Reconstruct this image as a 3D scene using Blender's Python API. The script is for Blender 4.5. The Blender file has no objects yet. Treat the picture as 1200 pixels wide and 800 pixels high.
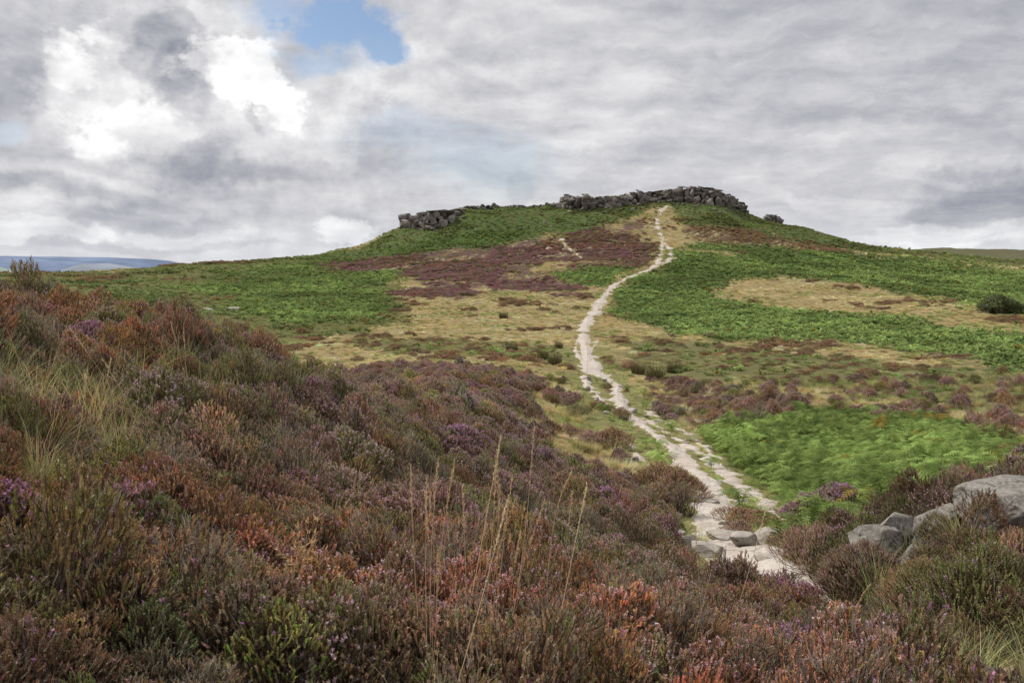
import bpy, math
import numpy as np
from math import radians as R
QUICK = 1.0
SC = bpy.context.scene
COL = SC.collection
rs = np.random.RandomState

# ------------------------------------------------------------------ camera
FPX = 933.0                                     # focal length in pixels of a 1200 px wide frame
PITCH = math.atan(90.0 / FPX)
cam_d = bpy.data.cameras.new('camera'); cam = bpy.data.objects.new('camera', cam_d); COL.objects.link(cam)
cam_d.sensor_width = 36.0; cam_d.lens = 36.0 * FPX / 1200.0
cam_d.clip_start = 0.1; cam_d.clip_end = 30000
cam.rotation_euler = (math.pi / 2 - PITCH, 0, 0)
SC.camera = cam
CP, SP = math.cos(PITCH), math.sin(PITCH)

def ray(px, py):
    a = (px - 600.0) / FPX; b = (400.0 - py) / FPX
    return np.array([a, CP + b * SP, -SP + b * CP])
def proj(X, Y, Z):
    d = np.maximum(Y * CP - Z * SP, 1e-3)
    u = Y * SP + Z * CP
    return 600 + FPX * X / d, 400 - FPX * u / d

# ------------------------------------------------------------------ noise
def _h(ix, iy, s):
    n = (ix.astype(np.int64) * 374761393 + iy.astype(np.int64) * 668265263 + s * 974634777) & 0xffffffff
    n = ((n ^ (n >> 13)) * 1274126177) & 0xffffffff
    n = ((n ^ (n >> 16)) * 2246822519) & 0xffffffff
    return ((n ^ (n >> 15)) & 0xffffff) / float(0xffffff)
def vn(x, y, s=0):
    xi = np.floor(x); yi = np.floor(y); fx = x - xi; fy = y - yi
    fx = fx * fx * fx * (fx * (fx * 6 - 15) + 10); fy = fy * fy * fy * (fy * (fy * 6 - 15) + 10)
    a = _h(xi, yi, s); b = _h(xi + 1, yi, s); c = _h(xi, yi + 1, s); d = _h(xi + 1, yi + 1, s)
    return (a + (b - a) * fx) * (1 - fy) + (c + (d - c) * fx) * fy
def fbm(x, y, s=0, o=4):
    t = 0; a = 1.0; n = 0.0
    for k in range(o):
        t = t + a * vn(x * 2 ** k + 17.3 * k, y * 2 ** k - 9.1 * k, s + k); n += a; a *= .5
    return t / n
def wfbm(X, Y, r, k, s, o=4):
    """noise whose grain grows with distance in doubling steps (k metres at r = 1)"""
    l = np.log2(np.maximum(r * k, 1e-3)); lo = np.floor(l); f = l - lo; f = f * f * (3 - 2 * f); out = np.zeros(X.shape)
    for d in (0, 1):
        lv = lo + d
        for q in np.unique(lv):
            m = lv == q; g = 2.0 ** q; out[m] += (f if d else 1 - f)[m] * fbm(X[m] / g + q * 13.7, Y[m] / g - q * 5.3, s, o)
    return out
def sstep(a, b, x):
    t = np.clip((x - a) / (b - a), 0, 1); return t * t * (3 - 2 * t)

# ------------------------------------------------------------------ terrain height: smooth surface through surveyed spots
# (bearing given as frame column, distance in m, height in m relative to the eye)
CTRL = []
def cz(px, r, z): CTRL.append((px, r, z))
def cy(px, py, r):
    d = ray(px, py); h = math.hypot(d[0], d[1]); CTRL.append((px, r, d[2] / h * r))
for px in (-300, 0, 300, 600, 900, 1200, 1500): cz(px, 0.9, -1.62)
for px, z in ((-300, -1.5), (0, -1.55), (200, -1.62), (400, -1.72), (600, -1.78), (800, -1.85), (1000, -1.95), (1200, -1.95), (1500, -1.9)): cz(px, 2.4, z)
for px, z in ((-300, -1.0), (0, -1.2), (200, -1.6), (400, -2.0), (600, -2.3), (800, -2.52), (950, -2.7), (1100, -2.62), (1200, -2.45), (1500, -2.2)): cz(px, 5, z)
for px, z in ((-300, -.5), (0, -0.95), (200, -1.42), (400, -2.2), (600, -3.15), (800, -3.75), (950, -3.95), (1050, -3.6), (1150, -3.3), (1250, -3.15), (1500, -2.8)): cz(px, 8, z)
for px, z in ((-300, -.2), (0, -0.62), (100, -.92), (150, -.98), (200, -1.18), (250, -1.28), (300, -1.55), (350, -1.80), (400, -2.1), (500, -2.9), (600, -3.7), (700, -4.25), (800, -4.6)): cz(px, 12, z)
for px, z in ((-300, -.6), (0, -1.2), (100, -1.7), (200, -2.4), (350, -2.9), (450, -3.2)): cz(px, 16, z)
for px, z in ((-300, -5), (0, -4.5), (200, -5), (350, -5.2), (450, -5.1)): cz(px, 30, z)
for px, z in ((-300, -7.5), (0, -7.5), (200, -8), (350, -8), (450, -7.2)): cz(px, 55, z)
for px, py, r in (
    (520, 480, 19), (520, 452, 32), (500, 420, 75), (500, 380, 130), (500, 340, 220), (500, 300, 320), (500, 265, 400), (545, 246, 415), (472, 268, 410),
    (600, 522, 20), (600, 482, 30), (600, 450, 45), (600, 422, 70), (600, 398, 105), (600, 360, 170), (600, 330, 240), (600, 300, 310), (600, 270, 370), (600, 246, 420),
    (700, 567, 20), (700, 508, 30), (700, 472, 45), (700, 435, 70), (700, 396, 110), (700, 362, 165), (700, 340, 210), (720, 318, 262), (700, 290, 320), (690, 262, 378), (690, 240, 418),
    (880, 652, 13), (800, 570, 20), (810, 536, 26), (800, 490, 40), (800, 438, 68), (800, 402, 100), (800, 370, 155), (800, 345, 205), (790, 303, 290), (790, 270, 360), (790, 244, 418), (790, 230, 442), (740, 234, 440), (700, 237, 430),
    (850, 245, 425), (870, 256, 425),
    (950, 600, 18), (950, 560, 24), (950, 500, 37), (950, 440, 65), (950, 402, 105), (950, 350, 190), (950, 300, 330), (945, 280, 395), (940, 269, 425),
    (1060, 668, 9.5), (1100, 608, 15), (1100, 545, 23), (1100, 505, 34), (1100, 440, 65), (1100, 400, 105), (1100, 350, 200), (1100, 318, 320), (1040, 292, 450), (1100, 298, 480), (1100, 291.5, 900),
    (1180, 640, 9.2), (1200, 592, 14), (1200, 532, 26), (1200, 440, 65), (1200, 400, 110), (1200, 350, 210), (1200, 322, 330), (1200, 306, 520), (1200, 293, 900),
    (1500, 480, 40), (1500, 400, 110), (1500, 350, 210), (1500, 310, 400), (1500, 290, 900),
    (400, 410, 90), (400, 360, 165), (400, 330, 250), (400, 312, 320), (400, 295, 400), (440, 284, 400),
    (300, 382, 120), (300, 340, 230), (300, 305, 380), (350, 300.5, 390), (250, 309, 380), (200, 360, 150), (200, 330, 270), (200, 314.5, 380),
    (100, 337, 230), (100, 323, 380), (0, 328, 380), (-300, 335, 230), (-300, 335, 380)): cy(px, py, r)
for px, z in ((-300, -30), (0, -28), (200, -22), (400, -8), (500, 8), (600, 24), (700, 32), (800, 38), (900, 22), (1000, 10)): cz(px, 560, z)
for px, z in ((-300, -80), (0, -80), (200, -75), (400, -50), (600, -10), (800, 5), (950, 8)): cz(px, 900, z)
for px, z in ((-300, -150), (0, -150), (200, -150), (400, -130), (600, -90), (800, -50), (1000, -10), (1200, -5), (1500, 0)): cz(px, 1700, z)
for px in (-300, 0, 300, 600, 900, 1200, 1500): cz(px, 9000, -260)
CT = np.array(CTRL)
def feat(az, r): return np.stack([az * 3.0, np.log(r) * 1.15], -1)
_cf = feat(np.arctan((CT[:, 0] - 600) / FPX), CT[:, 1])
def _U(a, b):
    out = np.empty((len(a), len(b)))
    for i in range(len(b)):
        d2 = (a[:, 0] - b[i, 0]) ** 2 + (a[:, 1] - b[i, 1]) ** 2 + 1e-9
        out[:, i] = .5 * d2 * np.log(d2)
    return out
_n = len(CT); _K = _U(_cf, _cf) + np.eye(_n) * 2e-4
_P = np.c_[np.ones(_n), _cf]
# solve for z scaled by r so far heights keep the same angular accuracy as near ones
_W = np.linalg.solve(np.block([[_K, _P], [_P.T, np.zeros((3, 3))]]), np.r_[CT[:, 2] / (CT[:, 1] + 3), np.zeros(3)])
def base_h(X, Y):
    X = np.atleast_1d(X).astype(float); Y = np.atleast_1d(Y).astype(float)
    r = np.hypot(X, Y); az = np.arctan2(X, Y); rc = np.clip(r, .8, 9500)
    lim = R(46); azc = np.clip(az, -lim, lim)
    f = feat(azc, rc); out = np.empty(len(f))
    for i in range(0, len(f), 60000):
        g = f[i:i + 60000]
        out[i:i + 60000] = (_U(g, _cf) @ _W[:_n] + _W[_n] + g @ _W[_n + 1:]) * (rc[i:i + 60000] + 3)
    back = sstep(R(50), R(150), np.abs(az))
    far = -1.6 - 0.02 * r
    return out * (1 - back) + far * back
def ground_h(X, Y):
    z = base_h(X, Y); r = np.hypot(X, Y)
    z += (fbm(X * .55, Y * .55, 3, 4) - .5) * .30 * sstep(1, 4, r)
    z += (fbm(X * .09, Y * .09, 8, 4) - .5) * 1.3 * sstep(12, 60, r)
    z += (fbm(X * .022, Y * .022, 12, 4) - .5) * 4.0 * sstep(60, 260, r)
    return z
def hit(px, py, r0=2.0, r1=1000.0):
    d = ray(px, py); h = math.hypot(d[0], d[1]); d = d / h
    r = np.exp(np.linspace(math.log(r0), math.log(r1), 700))
    g = ground_h(d[0] * r, d[1] * r) - d[2] * r
    k = np.where(g >= 0)[0]
    k = k[0] if len(k) else int(np.argmax(g))
    if k == 0: rr = r[0]
    else:
        t = -g[k - 1] / (g[k] - g[k - 1] + 1e-9) if g[k] >= 0 else 1
        rr = r[k - 1] + np.clip(t, 0, 1) * (r[k] - r[k - 1])
    return np.array([d[0] * rr, d[1] * rr, float(ground_h(d[0] * rr, d[1] * rr)[0])])

# ------------------------------------------------------------------ path strands -> world polylines
STR = [
 [(905, 672, 60), (880, 655, 88), (848, 632, 52), (834, 615, 40), (836, 590, 40), (832, 572, 34), (819, 556, 27), (804, 543, 24), (784, 522, 17), (766, 509, 15), (749, 497, 15), (736, 485, 15), (728, 475, 15), (722, 462, 12), (724, 452, 10), (712, 445, 12), (698, 438, 26), (692, 430, 22), (690, 420, 15), (685, 405, 12), (683, 390, 12), (689, 375, 12), (699, 360, 10), (708, 347, 8), (718, 335, 7), (735, 326, 5), (752, 319, 5), (765, 314, 6), (771, 308, 5), (774, 298, 4.5), (776, 288, 4.5), (777, 278, 4), (772, 268, 3), (769, 256, 2.2), (776, 246, 1.6), (784, 240, 1.4)],
 [(914, 608, 13), (898, 593, 19), (878, 577, 23), (860, 562, 22), (841, 548, 18), (822, 533, 15), (802, 518, 11), (784, 508, 8), (768, 498, 8), (752, 487, 6)],
 [(846, 546, 6), (831, 530, 7), (820, 519, 7), (802, 506, 6), (786, 498, 5), (770, 490, 5), (757, 482, 6)],
 [(684, 440, 8), (688, 452, 8), (700, 463, 7), (707, 472, 8), (716, 480, 8)],
 [(677, 398, 4), (674, 410, 4), (679, 420, 5), (690, 428, 6)],
 [(699, 400, 3), (692, 410, 3), (700, 420, 4)],
 [(768, 312, 4), (780, 308, 3.5), (787, 302, 3.5), (785, 292, 3), (779, 284, 3)],
 [(1260, 776, 40), (1200, 788, 50), (1165, 815, 60), (1150, 880, 80)],
 [(896, 668, 46), (925, 668, 34), (948, 690, 22), (972, 716, 16)],
 [(735, 515, 5), (742, 526, 8), (750, 538, 6)],
 [(640, 292, 1.6), (652, 284, 2), (658, 280, 2), (664, 290, 1.6), (676, 298, 1.5), (690, 305, 1.3)],
]
SEG = []
for s in STR:
    P = []
    for (px, py, w) in s:
        r0 = 3 if py > 700 else (9 if py > 600 else 14)
        h = hit(px, py, r0); P.append((h[0], h[1], w / FPX * math.hypot(h[0], h[1]) * .5))
    for a, b in zip(P[:-1], P[1:]): SEG.append((a, b))
def path_m(X, Y):
    """positive inside the worn path: metres of clearance, ragged by noise"""
    best = np.full(X.shape, -1e3)
    for a, b in SEG:
        dx, dy = b[0] - a[0], b[1] - a[1]; L = dx * dx + dy * dy + 1e-9
        t = np.clip(((X - a[0]) * dx + (Y - a[1]) * dy) / L, 0, 1)
        d = np.hypot(X - a[0] - t * dx, Y - a[1] - t * dy)
        best = np.maximum(best, (a[2] + (b[2] - a[2]) * t) * 1.0 - d)
    r = np.hypot(X, Y); k = np.clip(r / 40, .35, 3)
    n = (wfbm(X, Y, np.clip(r, 16, 130), .03, 40, 4) - .5) * 1.5 * k * .5 + (fbm(X * 2.6, Y * 2.6, 47, 3) - .5) * .5 * sstep(9, 16, r) - .03
    return best + n

# ------------------------------------------------------------------ vegetation zones on the ground
TAN, OLIVE, BRACK, HPURP, HILLG, HBROWN, MOOR, RUSH, BANK, NGRASS, DIRT, VERGE = range(12)
ZP = [ # type, rmin, rmax, outline
 (OLIVE, 60, 460, [(-400, 330), (60, 318), (250, 305), (400, 293), (560, 285), (470, 315), (460, 345), (480, 372), (430, 392), (330, 402), (250, 385), (-400, 400)]),
 (BRACK, 60, 460, [(215, 336), (320, 326), (400, 318), (475, 314), (474, 328), (425, 338), (462, 350), (445, 372), (365, 376), (300, 372), (255, 358), (290, 348), (235, 344)]),
 (BRACK, 60, 460, [(240, 320), (420, 300), (470, 292), (520, 286), (470, 303), (400, 312), (300, 322)]),
 (HILLG, 60, 520, [(300, 300), (420, 290), (470, 262), (480, 230), (900, 200), (960, 262), (1060, 285), (1060, 300), (980, 292), (900, 281), (830, 268), (795, 262), (775, 243), (700, 269), (600, 285), (500, 298), (430, 303), (380, 306)]),
 (BRACK, 200, 460, [(440, 296), (520, 277), (600, 272), (640, 268), (600, 280), (520, 291), (450, 301)]),
 (HPURP, 60, 460, [(385, 314), (440, 303), (530, 293), (640, 281), (735, 262), (768, 250), (766, 262), (752, 280), (765, 300), (768, 308), (740, 314), (655, 318), (655, 326), (693, 340), (690, 349), (640, 353), (580, 347), (530, 352), (465, 346), (492, 335), (472, 316), (410, 319)]),
 (TAN, 60, 460, [(560, 338), (640, 342), (690, 350), (640, 356), (540, 352)]),
 (TAN, 60, 460, [(610, 309), (652, 307), (700, 305), (655, 314), (650, 322)]),
 (HBROWN, 200, 460, [(795, 266), (830, 265), (905, 277), (975, 289), (1000, 296), (940, 297), (895, 291), (830, 285), (800, 283)]),
 (TAN, 200, 460, [(748, 258), (768, 243), (788, 241), (800, 268), (822, 284), (795, 291), (768, 290), (750, 276)]),
 (BRACK, 60, 520, [(782, 293), (835, 286), (900, 291), (985, 296), (1060, 303), (1230, 322), (1500, 340), (1500, 450), (1200, 440), (1130, 424), (1050, 408), (960, 397), (900, 404), (840, 399), (780, 387), (713, 366), (722, 345), (742, 327), (790, 308)]),
 (TAN, 60, 460, [(828, 338), (860, 327), (950, 327), (1000, 331), (1100, 350), (1230, 376), (1230, 396), (1100, 382), (1020, 366), (1000, 371), (950, 363), (880, 355), (828, 350)]),
 (TAN, 60, 460, [(790, 292), (880, 295), (860, 300), (800, 299)]),
 (BRACK, 60, 460, [(652, 320), (690, 312), (760, 310), (735, 325), (705, 338), (680, 334)]),
 (MOOR, 380, 3000, [(1030, 280), (1500, 280), (1500, 330), (1200, 316), (1100, 305), (1040, 296)]),
 (RUSH, 40, 200, [(728, 402), (800, 398), (900, 410), (1100, 428), (1500, 445), (1500, 520), (1200, 496), (1000, 462), (850, 446), (770, 444), (725, 432)]),
 (HBROWN, 20, 90, [(765, 452), (850, 452), (960, 478), (1060, 490), (1500, 515), (1500, 560), (1200, 538), (1050, 506), (960, 495), (895, 498), (862, 522), (815, 505), (775, 482)]),
 (RUSH, 60, 160, [(430, 396), (600, 400), (672, 405), (668, 430), (600, 422), (470, 414), (400, 404)]),
 (HBROWN, 12, 60, [(1160, 530), (1500, 520), (1500, 760), (1100, 760), (1150, 600)]),
 (BRACK, 14, 60, [(832, 520), (870, 503), (930, 492), (1000, 493), (1080, 503), (1150, 518), (1195, 540), (1190, 580), (1150, 640), (925, 680), (915, 604), (893, 570), (862, 545)]),
 (VERGE, 14, 100, [(660, 405), (705, 395), (722, 430), (740, 452), (765, 470), (800, 500), (870, 548), (935, 595), (925, 640), (790, 650), (745, 560), (690, 500), (665, 440)]),
 (BANK, 17, 60, [(350, 400), (430, 426), (520, 434), (600, 440), (640, 450), (600, 470), (585, 500), (620, 535), (700, 572), (775, 600), (815, 640), (826, 680), (300, 760), (-400, 600)]),
 (BANK, 0, 17, [(-3000, -2000), (860, -2000), (860, 12000), (-3000, 12000)]), (BANK, 0, 12.5, [(800, -2000), (4000, -2000), (4000, 12000), (800, 12000)]),
 (VERGE, 10.5, 19, [(835, 560), (925, 600), (945, 650), (935, 705), (822, 700), (785, 650), (800, 600)]),
 (NGRASS, 3.5, 14, [(0, 440), (90, 432), (170, 445), (290, 460), (285, 490), (215, 520), (170, 590), (70, 600), (0, 570), (-80, 500)]),
 (NGRASS, 2, 10, [(965, 720), (1000, 705), (1050, 725), (1100, 735), (1170, 750), (1400, 745), (1500, 900), (1060, 900), (1035, 770), (985, 735)]),
]
def inpoly(x, y, poly):
    c = np.zeros(x.shape, bool); n = len(poly)
    for i in range(n):
        x1, y1 = poly[i]; x2, y2 = poly[i - 1]
        m = (y1 > y) != (y2 > y)
        if y1 != y2: c ^= m & (x < (x2 - x1) * (y - y1) / (y2 - y1) + x1)
    return c
def zones(X, Y, Z):
    r = np.hypot(X, Y); px, py = proj(X, Y, Z)
    k = np.clip(r / 25, .5, 12)
    wx = (wfbm(X, Y, r, .06, 61, 4) - .5) * 60; wy = (wfbm(X, Y, r, .05, 77, 4) - .5)
    wy = wy * np.interp(r, [5, 30, 100, 400], [40, 34, 22, 14])
    px = px + wx; py = py + wy
    z = np.full(X.shape, TAN)
    for t, r0, r1, poly in ZP:
        z[inpoly(px, py, poly) & (r >= r0) & (r < r1)] = t
    return z
#        ground albedo under the plants
GC = {TAN: (.30, .23, .11), OLIVE: (.13, .13, .045), BRACK: (.055, .10, .025), HPURP: (.13, .075, .065), HILLG: (.085, .115, .035), HBROWN: (.13, .08, .05),
      MOOR: (.12, .115, .06), RUSH: (.15, .14, .06), BANK: (.08, .06, .042), NGRASS: (.12, .10, .05), DIRT: (.2, .15, .12), VERGE: (.20, .19, .075)}
GCA = np.array([GC[i] for i in range(12)])

# ------------------------------------------------------------------ node helpers
class NT:
    def __init__(s, tree): s.t = tree; s.n = tree.nodes; s.l = tree.links
    def new(s, typ, **kw):
        n = s.n.new(typ)
        for k, v in kw.items(): setattr(n, k, v)
        return n
    def put(s, sock, v):
        if hasattr(v, 'links'): s.l.new(v, sock)
        elif v is not None: sock.default_value = v
    def m(s, op, a, b=None, c=None, clamp=False):
        n = s.new('ShaderNodeMath', operation=op); n.use_clamp = clamp
        s.put(n.inputs[0], a); s.put(n.inputs[1], b); s.put(n.inputs[2], c); return n.outputs[0]
    def v(s, op, a, b=None):
        n = s.new('ShaderNodeVectorMath', operation=op); s.put(n.inputs[0], a); s.put(n.inputs[1], b)
        return n.outputs[0]
    def scale(s, a, f):
        n = s.new('ShaderNodeVectorMath', operation='SCALE'); s.put(n.inputs[0], a); s.put(n.inputs[3], f); return n.outputs[0]
    def noise(s, vec, scale, detail=5, rough=.5, dist=0, col=False):
        n = s.new('ShaderNodeTexNoise'); s.put(n.inputs['Vector'], vec)
        n.inputs['Scale'].default_value = scale; n.inputs['Detail'].default_value = detail
        n.inputs['Roughness'].default_value = rough; n.inputs['Distortion'].default_value = dist
        return n.outputs[1 if col else 0]
    def mr(s, x, a, b, c=0., d=1., smooth=True):
        n = s.new('ShaderNodeMapRange'); n.interpolation_type = 'SMOOTHSTEP' if smooth else 'LINEAR'
        s.put(n.inputs[0], x)
        for i, q in enumerate((a, b, c, d)): s.put(n.inputs[1 + i], q)
        return n.outputs[0]
    def ramp(s, x, stops):
        n = s.new('ShaderNodeValToRGB'); s.put(n.inputs[0], x); e = n.color_ramp.elements
        while len(e) < len(stops): e.new(.5)
        for q, (p, c) in zip(e, stops): q.position = p; q.color = (*c, 1)
        return n.outputs[0]
    def mix(s, f, a, b, mode='MIX'):
        n = s.new('ShaderNodeMix', data_type='RGBA', blend_type=mode); s.put(n.inputs[0], f)
        for sock, q in ((n.inputs[6], a), (n.inputs[7], b)):
            if isinstance(q, tuple): q = (*q[:3], 1)
            s.put(sock, q)
        return n.outputs[2]
    def comb(s, x, y, z):
        n = s.new('ShaderNodeCombineXYZ'); s.put(n.inputs[0], x); s.put(n.inputs[1], y); s.put(n.inputs[2], z); return n.outputs[0]
    def sep(s, v):
        n = s.new('ShaderNodeSeparateXYZ'); s.put(n.inputs[0], v); return n.outputs
    def attr(s, name, typ='GEOMETRY'):
        n = s.new('ShaderNodeAttribute'); n.attribute_name = name; n.attribute_type = typ; return n
    def bump(s, h, strength, dist):
        n = s.new('ShaderNodeBump'); s.put(n.inputs['Height'], h); n.inputs['Strength'].default_value = strength
        n.inputs['Distance'].default_value = dist; return n.outputs[0]
def new_mat(name):
    m = bpy.data.materials.new(name); m.use_nodes = True; t = NT(m.node_tree); t.n.clear()
    out = t.new('ShaderNodeOutputMaterial'); return m, t, out
def principled(t, out, col, rough=.9, normal=None, spec=.2):
    b = t.new('ShaderNodeBsdfPrincipled'); t.put(b.inputs['Base Color'], col)
    t.put(b.inputs['Roughness'], rough); b.inputs['Specular IOR Level'].default_value = spec
    if normal is not None: t.put(b.inputs['Normal'], normal)
    t.l.new(b.outputs[0], out.inputs[0]); return b

# ------------------------------------------------------------------ materials
def mat_ground():
    m, t, out = new_mat('ground_cover')
    pos = t.new('ShaderNodeNewGeometry').outputs['Position']
    col = t.attr('col').outputs[0]
    n1 = t.noise(pos, 1.2, 6, .6); n2 = t.noise(pos, .12, 6, .6); n3 = t.noise(pos, 9, 4, .6)
    k = t.m('ADD', t.m('MULTIPLY', n1, 1.1), t.m('MULTIPLY', n2, .7)); k = t.m('ADD', k, t.m('MULTIPLY', n3, .7))
    k = t.m('MULTIPLY', t.m('SUBTRACT', k, .45), 1.2)
    c = t.scale(col, k)
    principled(t, out, c, .95, t.bump(t.m('ADD', n1, t.m('MULTIPLY', n3, .4)), .6, .15), .1); return m
def mat_path():
    m, t, out = new_mat('gritstone_path')
    pos = t.new('ShaderNodeNewGeometry').outputs['Position']
    n1 = t.noise(pos, 1.6, 8, .65); n2 = t.noise(pos, 14, 5, .6); n3 = t.noise(pos, .35, 4, .6)
    vo = t.new('ShaderNodeTexVoronoi', feature='DISTANCE_TO_EDGE'); t.put(vo.inputs['Vector'], t.v('ADD', pos, t.scale(t.noise(pos, 2, 4, .6, 0, True), .5)))
    vo.inputs['Scale'].default_value = 1.3
    crack = t.mr(vo.outputs[0], 0.0, .035)
    c = t.ramp(n1, [(.25, (.36, .30, .25)), (.45, (.54, .48, .42)), (.62, (.64, .585, .53)), (.8, (.70, .65, .61))])
    c = t.mix(t.mr(n2, .35, .75, .0, .35), c, (.30, .235, .185))
    c = t.mix(t.mr(n3, .45, .65, 0., .5), c, (.50, .40, .33))
    c = t.mix(crack, t.mix(.5, c, (.16, .13, .10)), c)
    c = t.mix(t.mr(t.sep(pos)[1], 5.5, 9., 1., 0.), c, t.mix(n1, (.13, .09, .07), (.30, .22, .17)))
    principled(t, out, c, .9, t.bump(t.m('ADD', t.m('ADD', n1, t.m('MULTIPLY', n2, .35)), t.m('MULTIPLY', crack, .25)), .6, .08), .2); return m
def mat_rock(name, lo, hi, lichen=(.30, .31, .26), scale=1.0, lichen_amt=.6, blocks=False):
    m, t, out = new_mat(name)
    tc = t.new('ShaderNodeTexCoord').outputs['Object']; geo = t.new('ShaderNodeNewGeometry')
    rnd = t.new('ShaderNodeObjectInfo').outputs['Random']
    p = t.scale(t.v('ADD', tc, t.comb(t.m('MULTIPLY', rnd, 37.), t.m('MULTIPLY', rnd, 91.), 0.)), scale)
    n1 = t.noise(p, 1.4, 8, .62); n2 = t.noise(p, 7, 6, .65); n3 = t.noise(p, 40, 3, .6)
    c = t.ramp(n1, [(.3, lo), (.68, hi)])
    c = t.mix(t.mr(n2, .45, .7, 0., lichen_amt), c, lichen)
    c = t.mix(t.mr(n2, .25, .42, .75, 0.), c, tuple(x * .35 for x in lo))
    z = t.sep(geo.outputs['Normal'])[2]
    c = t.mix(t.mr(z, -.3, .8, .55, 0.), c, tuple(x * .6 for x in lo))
    c = t.mix(t.mr(n3, .4, .75, 0., .5), c, tuple(x * .45 for x in lo))
    vo = t.new('ShaderNodeTexVoronoi', feature='DISTANCE_TO_EDGE'); t.put(vo.inputs['Vector'], t.v('MULTIPLY', t.v('ADD', p, t.scale(t.noise(p, 3, 5, .6, 0, True), .5)), (1., 1., 2.2))); vo.inputs['Scale'].default_value = .32
    ck = t.m('MAXIMUM', t.mr(vo.outputs[0], 0., .012), t.mr(n1, .46, .56)); c = t.mix(ck, tuple(x * .3 for x in lo), c)
    if blocks: c = t.mix(1.0, c, t.attr('col').outputs[0], 'MULTIPLY')
    h = t.m('ADD', t.m('ADD', t.m('MULTIPLY', n1, 1.), t.m('MULTIPLY', ck, .3)), t.m('ADD', t.m('MULTIPLY', n2, .6), t.m('MULTIPLY', n3, .25)))
    principled(t, out, c, .88, t.bump(h, .55, .12 / scale), .2); return m
def mat_plant(name, tint=None, trans=.25):
    """vertex colour 'col' everywhere; where 'msk' is 1 it is multiplied by the plant's own tint"""
    m, t, out = new_mat(name)
    col = t.attr('col').outputs[0]; msk = t.attr('msk').outputs['Fac']
    tn = t.attr('tint', 'INSTANCER').outputs[0] if tint is None else (*tint, 1)
    c = t.mix(msk, col, t.mix(1.0, col, tn, 'MULTIPLY'))
    d = t.new('ShaderNodeBsdfDiffuse'); t.put(d.inputs[0], c)
    tr = t.new('ShaderNodeBsdfTranslucent'); t.put(tr.inputs[0], c)
    mx = t.new('ShaderNodeMixShader'); mx.inputs[0].default_value = trans
    t.l.new(d.outputs[0], mx.inputs[1]); t.l.new(tr.outputs[0], mx.inputs[2]); t.l.new(mx.outputs[0], out.inputs[0])
    return m
def mat_far():
    m, t, out = new_mat('far_moor')
    pos = t.new('ShaderNodeNewGeometry').outputs['Position']
    col = t.attr('col').outputs[0]; n1 = t.noise(pos, .004, 6, .6)
    c = t.scale(col, t.mr(n1, .3, .7, .8, 1.2))
    principled(t, out, c, 1, None, 0); return m
M_GROUND, M_PATH, M_FAR = mat_ground(), mat_path(), mat_far()
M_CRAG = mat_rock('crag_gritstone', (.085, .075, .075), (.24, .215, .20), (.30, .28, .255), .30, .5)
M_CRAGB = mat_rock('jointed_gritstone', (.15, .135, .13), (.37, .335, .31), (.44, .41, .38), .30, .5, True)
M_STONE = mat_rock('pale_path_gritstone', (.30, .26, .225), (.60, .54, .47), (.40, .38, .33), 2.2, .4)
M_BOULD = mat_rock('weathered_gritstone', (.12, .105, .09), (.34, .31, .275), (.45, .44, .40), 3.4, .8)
M_PLANT = mat_plant('moor_plants')

# ------------------------------------------------------------------ mesh helpers
def mesh_np(name, V, F, col=None, msk=None, mat=None, smooth=False, k=None):
    me = bpy.data.meshes.new(name); V = np.asarray(V, np.float32); F = np.asarray(F, np.int32); k = F.shape[1]
    me.vertices.add(len(V)); me.vertices.foreach_set('co', V.ravel())
    me.loops.add(F.size); me.loops.foreach_set('vertex_index', F.ravel())
    me.polygons.add(len(F)); me.polygons.foreach_set('loop_start', np.arange(0, F.size, k, dtype=np.int32))
    me.update(calc_edges=True)
    if smooth: me.polygons.foreach_set('use_smooth', np.ones(len(F), bool))
    if col is not None:
        a = me.attributes.new('col', 'FLOAT_COLOR', 'POINT'); a.data.foreach_set('color', np.c_[col, np.ones(len(V))].astype(np.float32).ravel())
    if msk is not None:
        a = me.attributes.new('msk', 'FLOAT', 'POINT'); a.data.foreach_set('value', np.asarray(msk, np.float32))
    if mat: me.materials.append(mat)
    return me
def tag(o, label=None, cat=None, group=None, kind=None):
    for k, v in (('label', label), ('category', cat), ('group', group), ('kind', kind)):
        if v: o[k] = v
    return o
def obj(name, me, parent=None, loc=(0, 0, 0)):
    o = bpy.data.objects.new(name, me); COL.objects.link(o); o.location = loc
    if parent: o.parent = parent
    return o
class Buf:
    """triangle soup with colours"""
    def __init__(s): s.V = []; s.C = []; s.M = []
    def tris(s, T, C, M):      # T (n,3,3)  C (3,) or (n,3)  M scalar
        n = len(T)
        if n == 0: return
        s.V.append(T.reshape(-1, 3)); C = np.asarray(C, float)
        if C.ndim == 1: C = np.tile(C, (n, 1))
        s.C.append(np.repeat(C, 3, 0)); s.M.append(np.full(n * 3, float(M)))
    def add(s, o):
        s.V += o.V; s.C += o.C; s.M += o.M; return s
    def mesh(s, name, mat):
        V = np.concatenate(s.V); return mesh_np(name, V, np.arange(len(V)).reshape(-1, 3), np.concatenate(s.C), np.concatenate(s.M), mat)
def unit(v): return v / (np.linalg.norm(v, axis=-1, keepdims=True) + 1e-9)
def strips(P, W, side):
    """P (n,k,3) centre lines, W (n,k) half widths, side (n,3) -> (m,3,3)"""
    A = P - side[:, None, :] * W[..., None]; B = P + side[:, None, :] * W[..., None]
    t1 = np.stack([A[:, :-1], B[:, :-1], B[:, 1:]], 2); t2 = np.stack([A[:, :-1], B[:, 1:], A[:, 1:]], 2)
    return np.concatenate([t1.reshape(-1, 3, 3), t2.reshape(-1, 3, 3)])
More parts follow.
